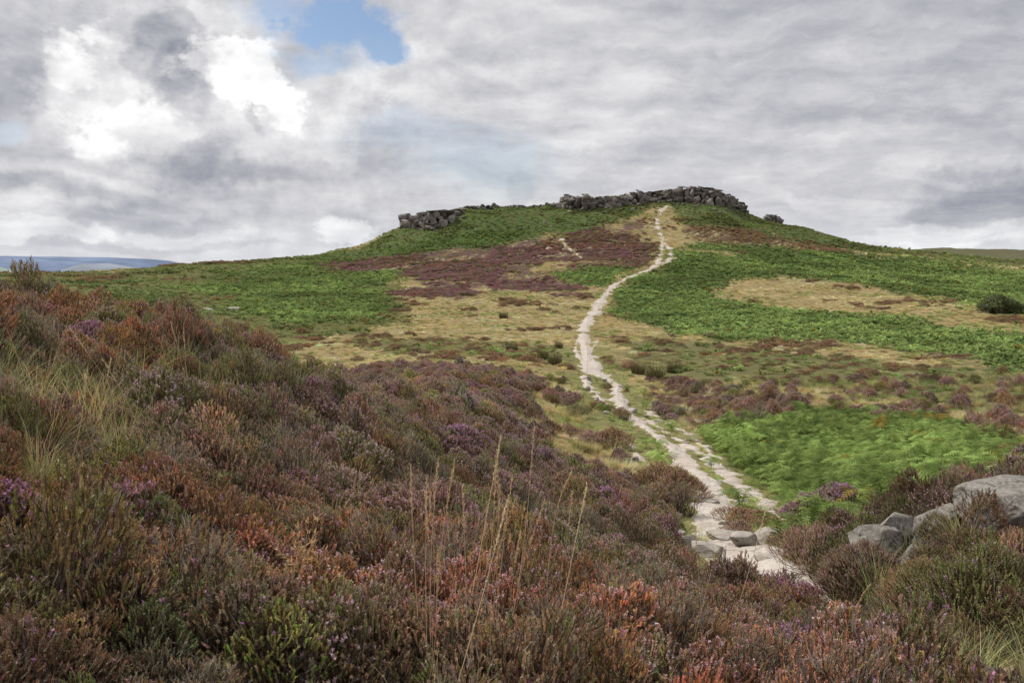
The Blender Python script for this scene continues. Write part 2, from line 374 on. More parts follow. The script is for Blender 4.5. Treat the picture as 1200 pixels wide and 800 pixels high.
def leaves(rg, P, D, L, nl, ll, lw, t0=.05, t1=1., spread=.7):
    N = len(P); t = t0 + (t1 - t0) * (np.arange(nl)[None] + rg.rand(N, nl)) / nl
    ref = np.where(np.abs(D[:, 2:3]) > .9, np.array([[1., 0, 0]]), np.array([[0, 0, 1.]]))
    A = unit(np.cross(D, ref)); B = np.cross(D, A)
    ph = rg.rand(N, 1) * 6.28 + np.arange(nl)[None] * 2.4
    out = np.cos(ph)[..., None] * A[:, None] + np.sin(ph)[..., None] * B[:, None]
    sd = -np.sin(ph)[..., None] * A[:, None] + np.cos(ph)[..., None] * B[:, None]
    pos = P[:, None] + D[:, None] * (L[:, None] * t)[..., None]
    s = (.7 + .6 * rg.rand(N, nl))[..., None]
    tip = pos + unit(D[:, None] * .8 + out * spread) * ll * s
    return np.stack([pos - sd * lw * s, pos + sd * lw * s, tip], 2).reshape(-1, 3, 3)

def heather(seed, Rd, H, N, nl, ll, lw, flower=.0, dead=.0, stems=60, fcol=(.50, .27, .42), stemw=.0022):
    """returns three buffers: stems, foliage, flowers"""
    rg = rs(seed); S, F, W = Buf(), Buf(), Buf()
    a = rg.rand(N) * 6.283; q = np.sqrt(rg.rand(N)); rad = Rd * q * (1 + .25 * np.sin(a * 3 + seed) + .15 * np.sin(a * 5 + 2 * seed))
    lump = .78 + .5 * fbm(np.cos(a) * rad / Rd * 2 + seed, np.sin(a) * rad / Rd * 2, seed, 3)
    top = H * (1 - .55 * q ** 2.4) * lump
    L = Rd * (.10 + .17 * rg.rand(N)); dep = np.minimum(rg.exponential(.10, N) * H, top * .7)
    x, y = np.cos(a) * rad, np.sin(a) * rad
    D = unit(np.stack([x / Rd * .75 + rg.randn(N) * .28, y / Rd * .75 + rg.randn(N) * .28, np.ones(N)], 1))
    T = np.stack([x, y, top - dep], 1); P = T - D * L[:, None]
    isdead = rg.rand(N) < dead
    isf = (~isdead) & (rg.rand(N) < flower) & (dep < H * .14)
    b = (.65 + .7 * rg.rand(N))
    v = np.stack([b * (1 + .10 * rg.randn(N)), b * (1 + .05 * rg.randn(N)), b * (1 + .10 * rg.randn(N))], 1).clip(.2, 1.5)
    g = ~isdead; vv = np.repeat(v[g], nl, 0) * (.8 + .4 * rg.rand(g.sum() * nl, 1)); lt = leaves(rg, P[g], D[g], L[g], nl, ll, lw)
    gr_ = np.repeat(rg.rand(g.sum()) < .16, nl); vv[gr_] *= (.68, .98, .62)          # green shoots among the brown
    sp = rg.rand(len(vv)) < .05
    F.tris(lt[~sp], vv[~sp], 1); F.tris(lt[sp], np.array([.62, .52, .43]) * (.6 + .7 * rg.rand(sp.sum(), 1)), 0)   # dry pale florets
    if isf.any():
        nf = max(3, int(nl * .6)); n = isf.sum()
        fc = np.array(fcol) * (.6 + .75 * rg.rand(n * nf, 1)) * (1 + .12 * rg.randn(n * nf, 3))
        W.tris(leaves(rg, P[isf], D[isf], L[isf] * 1.15, nf, ll * 1.05, lw * 1.35, .35, 1., 1.1), fc.clip(0, 1), 0)
    sd = unit(np.cross(D, rg.randn(N, 3)))
    k = np.arange(N)
    sc = np.where(isdead[:, None], np.array([[.33, .285, .235]]), np.array([[.12, .075, .05]])) * (.6 + .8 * rg.rand(N, 1))
    Pm = np.stack([P - D * L[:, None] * .2, P + D * L[:, None] * .5, T], 1) + rg.randn(N, 3, 3) * .006 * (Rd / .2)
    tt = strips(Pm, np.tile([[stemw, stemw * .8, stemw * .2]], (N, 1)), sd); S.tris(tt, np.tile(np.repeat(sc, 2, 0), (2, 1)), 0)
    if dead > 0:
        for rep in range(3):
            i = np.where(isdead)[0]
            if len(i) == 0: break
            q0 = P[i] + D[i] * (L[i] * rg.rand(len(i)))[:, None]; d2 = unit(D[i] + rg.randn(len(i), 3) * .6); l2 = L[i] * .6
            Pm = np.stack([q0, q0 + d2 * l2[:, None]], 1)
            S.tris(strips(Pm, np.tile([[stemw * .8, stemw * .2]], (len(i), 1)), unit(rg.randn(len(i), 3))), np.array([.33, .28, .23]), 0)
    i = rg.choice(N, min(stems, N), replace=False); n = len(i)
    st = np.stack([rg.randn(n) * Rd * .12, rg.randn(n) * Rd * .12, np.full(n, -.06)], 1); en = P[i]
    mid = st * .5 + en * .5 + np.stack([(en[:, 0]) * .35, (en[:, 1]) * .35, -np.abs(en[:, 2]) * .1], 1) + rg.randn(n, 3) * Rd * .07
    m1 = st * .6 + mid * .4 + rg.randn(n, 3) * Rd * .04
    Pm = np.stack([st, m1, mid, en], 1)
    cc = np.array([[.15, .115, .09]]) * (.5 + .9 * rg.rand(n * 6, 1))
    S.tris(strips(Pm, np.tile([[stemw * 2.4, stemw * 2, stemw * 1.5, stemw]], (n, 1)), unit(rg.randn(n, 3))), cc, 0)
    return S, F, W

def grass(seed, Rd, H, N, w, lean=.5, seg=4, heads=0):
    rg = rs(seed); G = Buf()
    a = rg.rand(N) * 6.283; q = Rd * .45 * np.sqrt(rg.rand(N)); L = H * (.45 + .75 * rg.rand(N))
    base = np.stack([np.cos(a) * q, np.sin(a) * q, np.full(N, -.03)], 1)
    a2 = a + rg.randn(N) * .7; ln = lean * (.3 + rg.rand(N))
    t = np.linspace(0, 1, seg + 1)[None]
    hx = (ln * L)[:, None] * t ** 2; hz = L[:, None] * (t - .35 * ln[:, None] * t ** 2.5)
    P = base[:, None] + np.stack([np.cos(a2)[:, None] * hx, np.sin(a2)[:, None] * hx, hz], 2)
    W = w * (.6 + .8 * rg.rand(N))[:, None] * (1 - t * .9)
    side = np.stack([-np.sin(a2 + rg.randn(N) * .6), np.cos(a2), np.zeros(N)], 1)
    v = (.6 + .8 * rg.rand(N, 1)) * np.array([[1., 1., 1.]]); v = v * (1 + .12 * rg.randn(N, 3))
    T = strips(P, W, unit(side)); G.tris(T, np.tile(np.repeat(v, seg, 0), (2, 1)).clip(.1, 2), 1)
    return G

def bracken(seed, nf, Lf, H, npin, far=False):
    """arching fronds with pinnae in pairs"""
    rg = rs(seed); G = Buf()
    for f in range(nf):
        a = f * 6.283 / nf + rg.rand() * .8; L = Lf * (.7 + .5 * rg.rand()); h = H * (.6 + .6 * rg.rand())
        t = np.linspace(0, 1, npin + 4); dirn = np.array([math.cos(a), math.sin(a), 0]); sd = np.array([-dirn[1], dirn[0], 0])
        C = np.outer(L * (t ** 1.3) * .9, dirn); C[:, 2] = h * (1 - (1 - np.minimum(t * 1.5, 1)) ** 2) - h * .35 * np.maximum(t - .45, 0) ** 1.2 * 1.6
        C[:, :2] += rg.randn(2) * .06
        tw = rg.randn() * .25
        sdt = sd * math.cos(tw) + np.array([0, 0, 1]) * math.sin(tw)
        G.tris(strips(C[None], np.full((1, len(t)), .006 * (3 if far else 1)), sdt[None]), (1.1, .9, .7), 1)
        v = .75 + .5 * rg.rand()
        for j in range(2, npin + 3):
            tj = t[j]; pl = L * .40 * (1 - tj) ** .8 * min(1, (tj + .25) * 1.6) + .02
            fw = unit(C[min(j + 1, len(t) - 1)] - C[j - 1])
            for s in (-1, 1):
                d = unit(sdt * s + fw * .45 + np.array([0, 0, -.12 + .12 * rg.randn()])); nrm = np.cross(d, fw); n2 = unit(np.cross(nrm, d))
                vv = v * (.8 + .4 * rg.rand()); c = np.array([vv * (1 + .15 * rg.rand()), vv, vv * .9])
                if far:
                    wv = L / npin * .75; tip = C[j] + d * pl; T = np.array([[C[j] - n2 * wv, C[j] + n2 * wv, tip]]); G.tris(T, c, 1)
                else:
                    k = 6; u = np.linspace(0, 1, k + 1); wv = L / npin * .52
                    tt = []
                    for i in range(k):
                        p0 = C[j] + d * pl * u[i]; p1 = C[j] + d * pl * (u[i] + u[i + 1]) / 2; p2 = C[j] + d * pl * u[i + 1]
                        ww = wv * (1 - u[i] * .85)
                        tt.append([p0, p2, p1 + n2 * ww]); tt.append([p0, p2, p1 - n2 * ww])
                    G.tris(np.array(tt), c, 1)
    return G

# ------------------------------------------------------------------ terrain sheet
azs = np.concatenate([np.arange(-180, -44, 4.0), np.arange(-42, 42.01, .12), np.arange(44, 180.1, 4.0)])
azr = np.radians(azs)
rings = np.concatenate([[.05, .4], np.exp(np.linspace(math.log(.8), math.log(950), 430)), np.exp(np.linspace(math.log(1000), math.log(22000), 36))])
RR, AA = np.meshgrid(rings, azr, indexing='ij')
X = (RR * np.sin(AA)).ravel(); Y = (RR * np.cos(AA)).ravel(); Z = ground_h(X, Y)
nr, na = RR.shape
idx = np.arange(nr * na).reshape(nr, na)
F = np.stack([idx[:-1, :-1], idx[1:, :-1], idx[1:, 1:], idx[:-1, 1:]], -1).reshape(-1, 4)[:, ::-1]
zn = zones(X, Y, Z); C = GCA[zn]
C = C.reshape(nr, na, 3); C[1:-1, 1:-1] = (C[1:-1, 1:-1] * 2 + C[:-2, 1:-1] + C[2:, 1:-1] + C[1:-1, :-2] + C[1:-1, 2:]) / 6; C = C.reshape(-1, 3)
rr = np.hypot(X, Y)
inner = (rr < 700)
pm = np.full(X.shape, -9.); fr = inner & (np.abs(np.arctan2(X, Y)) < R(43)); pm[fr] = path_m(X[fr], Y[fr])
worn = sstep(-.5, .0, pm / np.clip(rr / 60, .4, 2.5))[:, None]
C = C * (1 - worn * .7) + np.array([.24, .215, .09]) * worn * .7
Zt = Z.copy()
V = np.stack([X, Y, Zt], 1)
tag(obj('terrain', mesh_np('terrain', V, F, C, None, M_GROUND, True)), kind='structure')

# path: sheet that surfaces out of the ground inside the worn strands
def patch(azlo, azhi, daz, r0, r1, q):
    az = np.radians(np.arange(azlo, azhi, daz)); rg_ = np.exp(np.arange(math.log(r0), math.log(r1), q))
    A, B = np.meshgrid(rg_, az, indexing='ij'); x = (A * np.sin(B)).ravel(); y = (A * np.cos(B)).ravel()
    m = path_m(x, y); n = A.shape; m2 = m.reshape(n); k = np.clip(A / 50, .3, 3)
    near = m2 > -.35 * k
    ok = near[:-1, :-1] | near[1:, :-1] | near[1:, 1:] | near[:-1, 1:]
    ii = np.arange(A.size).reshape(n)
    f = np.stack([ii[:-1, :-1], ii[1:, :-1], ii[1:, 1:], ii[:-1, 1:]], -1)[ok][:, ::-1]
    use = np.unique(f); mp = np.full(A.size, -1); mp[use] = np.arange(len(use)); f = mp[f]
    x, y, m = x[use], y[use], m[use]; r = np.hypot(x, y); kk = np.clip(r / 50, .3, 3)
    z = ground_h(x, y) + np.clip(m / kk, -.6, .35) * .25 * np.clip(kk, .3, 1.6) + .01
    st = vn(x * .9 / np.clip(kk * .8, .4, 3), y * 2.2 / np.clip(kk * .8, .4, 3), 55)      # broken slabs
    z += (np.round(st * 4) / 4 - .5) * .10 * np.clip(kk, .5, 2) * (m > 0)
    return np.stack([x, y, z], 1), f
V1, F1 = patch(-4, 34, .05, 3.6, 60, .006); V2, F2 = patch(2, 16, .035, 60, 440, .005)
tag(obj('path', mesh_np('path', np.r_[V1, V2], np.r_[F1, F2 + len(V1)], None, None, M_PATH, True)), kind='structure')

# distant hills across the valley
def far_hills():
    pxs = np.arange(-700, 420, 4.0); rg_ = np.linspace(3200, 8200, 90); A, B = np.meshgrid(rg_, pxs, indexing='ij')
    el = lambda y: (310 - y) / FPX
    top = np.interp(B, [-700, 0, 130, 175, 200, 216, 260, 420], [300, 302.2, 302.4, 304.5, 306.5, 309.5, 314, 320])
    mid = np.interp(B, [-700, -60, 20, 60, 95, 130, 170, 230, 420], [330, 330, 326, 318, 309, 308.6, 314, 322, 330])
    low = np.interp(B, [-700, -60, 0, 30, 55, 90, 420], [312, 313, 311.5, 317, 322, 330, 335])
    az = np.arctan((B - 600) / FPX)
    z = np.full(A.shape, -260.0)
    for rc, w, y in ((3900, 420, low), (4900, 500, mid), (6900, 1300, top)):
        pk = el(y) * rc
        z = np.maximum(z, -260 + (pk + 260) * np.exp(-((A - rc) / w) ** 2) ** .8)
    x = A * np.sin(az); y = A * np.cos(az)
    z += (fbm(x * .0016, y * .0016, 5, 4) - .5) * 26
    n = A.shape; ii = np.arange(A.size).reshape(n)
    f = np.stack([ii[:-1, :-1], ii[1:, :-1], ii[1:, 1:], ii[:-1, 1:]], -1).reshape(-1, 4)[:, ::-1]
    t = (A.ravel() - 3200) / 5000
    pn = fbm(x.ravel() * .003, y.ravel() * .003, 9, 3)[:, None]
    c = np.where(A.ravel()[:, None] < 4350, np.array([[.30, .38, .34]]), np.where(A.ravel()[:, None] < 5700, np.array([[.27, .30, .35]]), np.array([[.19, .24, .35]])))  # aerial haze painted into the hill colours, bluest on the farthest ridge
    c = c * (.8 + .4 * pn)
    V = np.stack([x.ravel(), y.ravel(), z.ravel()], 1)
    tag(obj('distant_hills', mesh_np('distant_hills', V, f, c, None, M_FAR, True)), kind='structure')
far_hills()

# ------------------------------------------------------------------ plant scatter
def make_lib(name, bufs, mat):
    c = bpy.data.collections.new(name + '_kinds')
    for i, b in enumerate(bufs):
        o = bpy.data.objects.new('%s_%03d' % (name, i), b.mesh(name, mat)); c.objects.link(o)
    return c
def scatter(name, P, rot, scl, ix, tint, lib, label, cat):
    me = bpy.data.meshes.new(name); me.vertices.add(len(P)); me.vertices.foreach_set('co', np.asarray(P, np.float32).ravel())
    for an, ty, dt, key in (('rot', 'FLOAT_VECTOR', rot, 'vector'), ('scl', 'FLOAT_VECTOR', scl, 'vector'), ('kindx', 'INT', ix, 'value'), ('tint', 'FLOAT_COLOR', np.c_[tint, np.ones(len(P))], 'color')):
        a = me.attributes.new(an, ty, 'POINT'); a.data.foreach_set(key, np.asarray(dt, np.int32 if ty == 'INT' else np.float32).ravel())
    o = obj(name, me); ng = bpy.data.node_groups.new(name + '_nodes', 'GeometryNodeTree')
    ng.interface.new_socket('Geometry', in_out='INPUT', socket_type='NodeSocketGeometry')
    ng.interface.new_socket('Geometry', in_out='OUTPUT', socket_type='NodeSocketGeometry')
    gi = ng.nodes.new('NodeGroupInput'); go = ng.nodes.new('NodeGroupOutput'); ip = ng.nodes.new('GeometryNodeInstanceOnPoints')
    ci = ng.nodes.new('GeometryNodeCollectionInfo'); ci.inputs[0].default_value = lib; ci.inputs['Separate Children'].default_value = True
    def na_(n, t):
        q = ng.nodes.new('GeometryNodeInputNamedAttribute'); q.data_type = t; q.inputs[0].default_value = n; return q.outputs[0]
    ng.links.new(gi.outputs[0], ip.inputs['Points']); ng.links.new(ci.outputs[0], ip.inputs['Instance'])
    ip.inputs['Pick Instance'].default_value = True
    ng.links.new(na_('kindx', 'INT'), ip.inputs['Instance Index']); ng.links.new(na_('scl', 'FLOAT_VECTOR'), ip.inputs['Scale'])
    e = ng.nodes.new('FunctionNodeEulerToRotation'); ng.links.new(na_('rot', 'FLOAT_VECTOR'), e.inputs[0]); ng.links.new(e.outputs[0], ip.inputs['Rotation'])
    ng.links.new(ip.outputs[0], go.inputs[0])
    md = o.modifiers.new('plants', 'NODES'); md.node_group = ng
    tag(o, label, cat, None, 'stuff'); print(name, len(P)); return o
def sample(seed, r0, r1, sp, azl=40.0):
    """points spread so that spacing sp(r) metres holds at each distance"""
    rg = rs(seed); out = []
    e = np.exp(np.linspace(math.log(r0), math.log(r1), max(2, int(math.log(r1 / r0) / .12) + 1)))
    for a, b in zip(e[:-1], e[1:]):
        area = R(2 * azl) * (b * b - a * a) / 2; n = int(area / sp((a + b) / 2) ** 2 * QUICK)
        r = np.sqrt(a * a + rg.rand(n) * (b * b - a * a)); th = R(azl) * (rg.rand(n) * 2 - 1)
        out.append(np.stack([r * np.sin(th), r * np.cos(th)], 1))
    p = np.concatenate(out); z = ground_h(p[:, 0], p[:, 1]); return np.c_[p, z]
def zj(P, rg):
    r = np.hypot(P[:, 0], P[:, 1]); n = len(P); return zones(P[:, 0] + rg.randn(n) * r * .008, P[:, 1] + rg.randn(n) * r * .022, P[:, 2])
def clear(P, marg=0.0):
    r = np.hypot(P[:, 0], P[:, 1]); return path_m(P[:, 0], P[:, 1]) < marg * np.clip(r / 40, .3, 3)
EXC = []
def outside(P):
    k = np.ones(len(P), bool)
    for x, y, q in EXC: k &= (P[:, 0] - x) ** 2 + (P[:, 1] - y) ** 2 > q * q
    return k
# ------------------------------------------------------------------ rocks
def n3(p, s=0):
    return (vn(p[:, 0] + 31, p[:, 1] - 7, s) + vn(p[:, 1] + 11, p[:, 2] + 5, s + 1) + vn(p[:, 2] - 3, p[:, 0] + 19, s + 2)) / 3 - .5
import bmesh
_ico = {}
def ico(sub):
    if sub not in _ico:
        bm = bmesh.new(); bmesh.ops.create_icosphere(bm, subdivisions=sub, radius=1); bm.verts.ensure_lookup_table()
        _ico[sub] = (np.array([v.co[:] for v in bm.verts]), np.array([[v.index for v in f.verts] for f in bm.faces])); bm.free()
    return _ico[sub]
def rock_shape(seed, dims, sub=4, cuts=14, box=.62, rough=.10, bed=.05):
    rg = rs(seed); V, F = ico(sub); p = V.copy(); p = np.sign(p) * np.abs(p) ** box; p /= np.abs(p).max()
    for k in range(cuts):
        n = unit(rg.randn(3) * np.array([1, 1, .6])); d = rg.uniform(.52, .95); t = p @ n - d; p = p - np.outer(np.maximum(t, 0), n)
    q = p * 1.3 + seed * 3.7
    p = p * (1 + rough * 2.2 * n3(q, 1) + rough * 1.2 * n3(q * 2.7, 5) + rough * .7 * n3(q * 6.5, 9) + rough * .3 * n3(q * 15, 12))[:, None]
    if bed:
        zz = p[:, 2] * 4 + n3(q * .8, 15) * 1.6 + seed; g = np.abs((zz % 1) - .5); p[:, :2] *= (1 - bed * sstep(.36, .5, g))[:, None]
    return p * np.array(dims) * .5, F
def yaw(p, a, tilt=0, ta=0):
    c, s = math.cos(a), math.sin(a); p = np.c_[p[:, 0] * c - p[:, 1] * s, p[:, 0] * s + p[:, 1] * c, p[:, 2]]
    if tilt:
        c, s = math.cos(tilt), math.sin(tilt); p = np.c_[p[:, 0] * c + p[:, 2] * s, p[:, 1], -p[:, 0] * s + p[:, 2] * c]
    return p
def rock(name, px, py, wpx, hpx, seed, label, cat, mat, r0=3, sink=.25, depth=.8, tilt=0, box=.62, cuts=14, sub=5, group=None, bed=.04, rough=.10, turn=None):
    b = hit(px, py, r0); r = math.hypot(b[0], b[1]); w = wpx / FPX * r; hh = hpx / FPX * r; h = max(hh * .45, hh - w * depth * .8 * max(-b[2], 0) / r) / (1 - sink)
    if r < 60: EXC.append((b[0], b[1] + w * depth * .4, w * (.5 if px < 1000 else .36) + .08)); b[1] += w * depth * .4; b[2] = float(ground_h(b[0], b[1])[0])
    p, F = rock_shape(seed, (w, w * depth, h), sub, cuts, box, rough, bed)
    a = turn if turn is not None else (rs(seed).rand() - .5) * .8
    p = yaw(p, a, tilt); w2 = np.ptp(p[:, 0]); p *= w / w2
    o = obj(name, mesh_np(name, p, F, None, None, mat, True), None, (b[0], b[1], b[2] + h * (.5 - sink)))
    tag(o, label, cat, group); return o
PS = 'pale gritstone '
for a in (
 ('path_stone', 786, 634, 34, 15, 11, 'pale grey slab half hidden behind heather at left edge of lower path', 10, .3),
 ('path_stone', 809, 641, 24, 13, 12, 'small rounded pale slab, second from the left along the stone step', 10, .3),
 ('path_stone', 832, 652, 38, 18, 13, 'rounded pale slab lowest in the stone step, grass at its right', 10, .3),
 ('path_stone', 851, 636, 32, 14, 14, 'flat pale stone in middle of the step across the path', 10, .3),
 ('path_stone', 853, 618, 22, 9, 15, 'low flat stone just above the step, left of the heather clump', 10, .35),
 ('path_stone', 875, 642, 33, 18, 16, 'pointed grey stone with grass at its foot in the path step', 10, .12),
 ('path_stone', 893, 636, 24, 9, 17, 'thin flat slab leaning against the pointed grey stone', 10, .3),
 ('path_stone', 905, 631, 34, 17, 18, 'wide pale block at right end of the step, by the dark heather bush', 10, .25),
 ('path_stone', 924, 630, 16, 11, 19, 'small pale stone tucked under the dark heather bush right of path', 10, .3),
 ('path_stone', 904, 657, 30, 9, 20, 'thin pale slab below the step at right side of the dirt', 10, .35),
 ('path_stone', 836, 592, 15, 8, 21, 'small raised stone standing alone in middle of the lower path', 12, .25),
 ('path_stone', 868, 592, 16, 7, 22, 'flat stone in the grass island between the two path strands', 12, .4),
 ('path_stone', 790, 607, 18, 7, 28, 'low flat stone at the left edge of the lower path, above the step', 12, .4),
 ('path_stone', 1004, 801, 17, 14, 30, 'small bare pale stone at the bottom edge under purple heather', 2.5, .2)):
    rock(a[0], a[1], a[2], a[3] * 1.15, a[4] * 1.25, a[5], a[6], 'stone', M_STONE, r0=a[7], sink=a[8] * .6, box=.5)
for i, (px, py, w, h) in enumerate(((688, 458, 9, 6), (700, 470, 7, 5), (712, 486, 9, 5), (718, 494, 6, 4), (742, 484, 12, 6), (757, 489, 8, 4), (772, 494, 12, 4), (708, 447, 6, 4), (737, 476, 6, 4), (745, 541, 9, 6), (738, 528, 8, 5), (804, 520, 8, 4), (728, 455, 7, 4), (690, 446, 6, 5))):
    rock('path_stone', px, py, w, h, 60 + i, 'small pale stone bedded beside the narrow stretch of path in the saddle', 'stone', M_STONE, r0=18, sink=.3, sub=4, group='small stones beside the path in the saddle')
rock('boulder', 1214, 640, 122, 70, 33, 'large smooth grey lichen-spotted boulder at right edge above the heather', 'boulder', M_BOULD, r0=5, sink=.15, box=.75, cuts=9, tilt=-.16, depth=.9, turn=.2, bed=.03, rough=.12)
for _p, _q in (((1045, 688), .36), ((1062, 668), .36), ((1190, 632), .3)):
    _e = hit(_p[0], _p[1], 4); EXC.append((_e[0], _e[1], _q))
rock('boulder', 1062, 646, 68, 54, 34, 'broad grey boulder at top of the small rock pile right of path', 'boulder', M_BOULD, r0=5, sink=.18, tilt=.1, cuts=11, rough=.08)
rock('boulder', 1037, 674, 54, 54, 35, 'brownish rounded boulder lowest in the rock pile right of path', 'boulder', M_BOULD, r0=5, sink=.15, tilt=.15, box=.7, rough=.09)
rock('boulder', 1103, 630, 46, 40, 36, 'flat-topped grey block right of the rock pile, half in heather', 'boulder', M_BOULD, r0=5, sink=.2, box=.5)
rock('boulder', 1070, 664, 26, 26, 37, 'small pale stone wedged between the two larger boulders of the pile', 'stone', M_BOULD, r0=5, sink=.2)
rock('boulder', 1062, 662, 18, 10, 38, 'smallest stone at foot of the rock pile, under the wedged pale stone', 'stone', M_BOULD, r0=5, sink=.2)
rock('boulder', 1082, 640, 20, 20, 39, 'upright grey stone against the right side of the broad pile boulder', 'stone', M_BOULD, r0=5, sink=.2)
rock('boulder', 1028, 632, 20, 9, 40, 'low grey stone in heather just left of the rock pile', 'stone', M_BOULD, r0=5, sink=.3)
rock('boulder', 272, 364, 16, 4, 41, 'flat white stone lying on green field beyond the left bank', 'stone', M_STONE, r0=60, sink=.3, sub=4)
rock('boulder', 243, 364, 12, 3.5, 42, 'low pale stone left of the flat white stone on green field', 'stone', M_STONE, r0=60, sink=.3, sub=4)
rock('boulder', 1038, 288, 3.2, 3, 43, 'tiny lone rock on the skyline right of the hill', 'boulder', M_CRAG, r0=200, sink=.1, sub=3)
rock('boulder', 1147, 306, 6, 2.2, 44, 'small pale rock on the far moor near right edge', 'boulder', M_STONE, r0=200, sink=.1, sub=3)
for i, (px, py, w, h) in enumerate(((638, 262, 3.4, 4), (646, 266, 3.6, 2.4), (667, 249, 5, 2), (810, 257, 4, 2))):
    rock('boulder', px, py, w, h, 80 + i, ['pale upright rock on green slope below the tower end of the edge', 'pale flat rock just right of the upright one on the green slope', 'pale slab directly below the rock tower on the hilltop', 'single pale rock on slope right of the path below the summit'][i], 'boulder', M_STONE, r0=150, sink=.15, sub=3)

# --- crags: jointed bedrock, each outcrop one mesh, face following the hill's rocky edge
def crag(seed, sky, base, label, blk=(2.0, 5.), fwd=0., step=None, tl=.3):
    rg = rs(seed); Vs, Fs, Cs, off = [], [], [], 0
    xs = [a for a, _ in sky]; px = xs[0]
    b0 = hit((xs[0] + xs[-1]) / 2, np.interp((xs[0] + xs[-1]) / 2, [a for a, _ in base], [b for _, b in base]), 250, 520)
    while px < xs[-1] + .1:
        yb = np.interp(px, [a for a, _ in base], [b for _, b in base]); yt = np.interp(px, xs, [b for _, b in sky])
        h = hit(px, yb, 250, 520); r = math.hypot(h[0], h[1]); d = ray(px, 400); d = np.array([d[0], d[1]]) / math.hypot(d[0], d[1])
        def zt(y, r_): q = ray(px, y); return q[2] / math.hypot(q[0], q[1]) * r_
        ztop = zt(yt, r + 3) ; zb = h[2] - .8; k = 0; z = zb
        while z < ztop - .15:
            w = rg.uniform(*blk); t = min(rg.uniform(.9, 4.2), max(ztop - z, .6)); f = (z - zb) / max(ztop - zb, 1)
            rc = r - fwd + f * 3.2 + rg.uniform(-.7, .8)
            p, F = rock_shape(seed * 131 + off + k, (w * rg.uniform(1.0, 2.1), w * 1.2, t * rg.uniform(1.1, 1.45)), 3, 16, .32, .13, .12)
            p = yaw(p, rg.uniform(-.9, .9), rg.normal(tl * .5, .14))
            c = np.array([d[0] * rc + rg.uniform(-.8, .8), d[1] * rc, z + t * .5])
            p += c - b0; cl = rg.uniform(.55, 1.35) * np.array([1, rg.uniform(.94, 1.0), rg.uniform(.86, 1.0)]); Cs.append(np.tile(cl, (len(p), 1))); Vs.append(p); Fs.append(F + off); off += len(p); z += t * .9; k += 1
        # the outcrop runs back into the hill
        w = rg.uniform(4.5, 7); p, F = rock_shape(seed * 77 + off, (w, w * 1.3, max(ztop - zb, 1.) * 1.02), 3, 12, .45, .12, .08)
        Vs.append(yaw(p, rg.uniform(-.4, .4)) + np.array([d[0] * (r + 5), d[1] * (r + 5), (ztop + zb) / 2 - .25]) - b0); Cs.append(np.full((len(p), 3), .8)); Fs.append(F + off); off += len(p)
        px += (step or rg.uniform(*blk) * .75) / r * FPX
    o = obj('crag', mesh_np('crag', np.concatenate(Vs), np.concatenate(Fs), np.concatenate(Cs), None, M_CRAGB, False), None, tuple(b0)); tag(o, label, 'crag'); return o
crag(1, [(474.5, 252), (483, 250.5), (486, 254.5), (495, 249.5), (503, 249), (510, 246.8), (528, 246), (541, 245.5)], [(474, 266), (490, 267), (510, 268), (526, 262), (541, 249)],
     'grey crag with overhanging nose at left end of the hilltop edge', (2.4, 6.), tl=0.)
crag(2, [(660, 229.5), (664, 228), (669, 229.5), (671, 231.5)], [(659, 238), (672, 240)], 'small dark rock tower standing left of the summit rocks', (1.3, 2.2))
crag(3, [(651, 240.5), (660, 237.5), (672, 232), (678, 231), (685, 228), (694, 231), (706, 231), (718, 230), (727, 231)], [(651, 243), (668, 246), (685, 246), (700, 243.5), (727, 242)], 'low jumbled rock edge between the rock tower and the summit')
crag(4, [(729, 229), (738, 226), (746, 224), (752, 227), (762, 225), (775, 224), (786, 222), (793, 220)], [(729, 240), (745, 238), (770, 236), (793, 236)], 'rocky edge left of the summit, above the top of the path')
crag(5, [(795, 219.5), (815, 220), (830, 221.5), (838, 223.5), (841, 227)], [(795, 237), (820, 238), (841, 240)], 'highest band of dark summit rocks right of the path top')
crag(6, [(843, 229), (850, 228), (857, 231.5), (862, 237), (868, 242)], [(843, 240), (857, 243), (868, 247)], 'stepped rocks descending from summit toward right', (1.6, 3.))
crag(7, [(895, 252), (903, 253), (908, 255), (910, 259)], [(895, 257), (904, 259), (910, 262)], 'small isolated outcrop on the right shoulder of the hill', (1.6, 2.6))

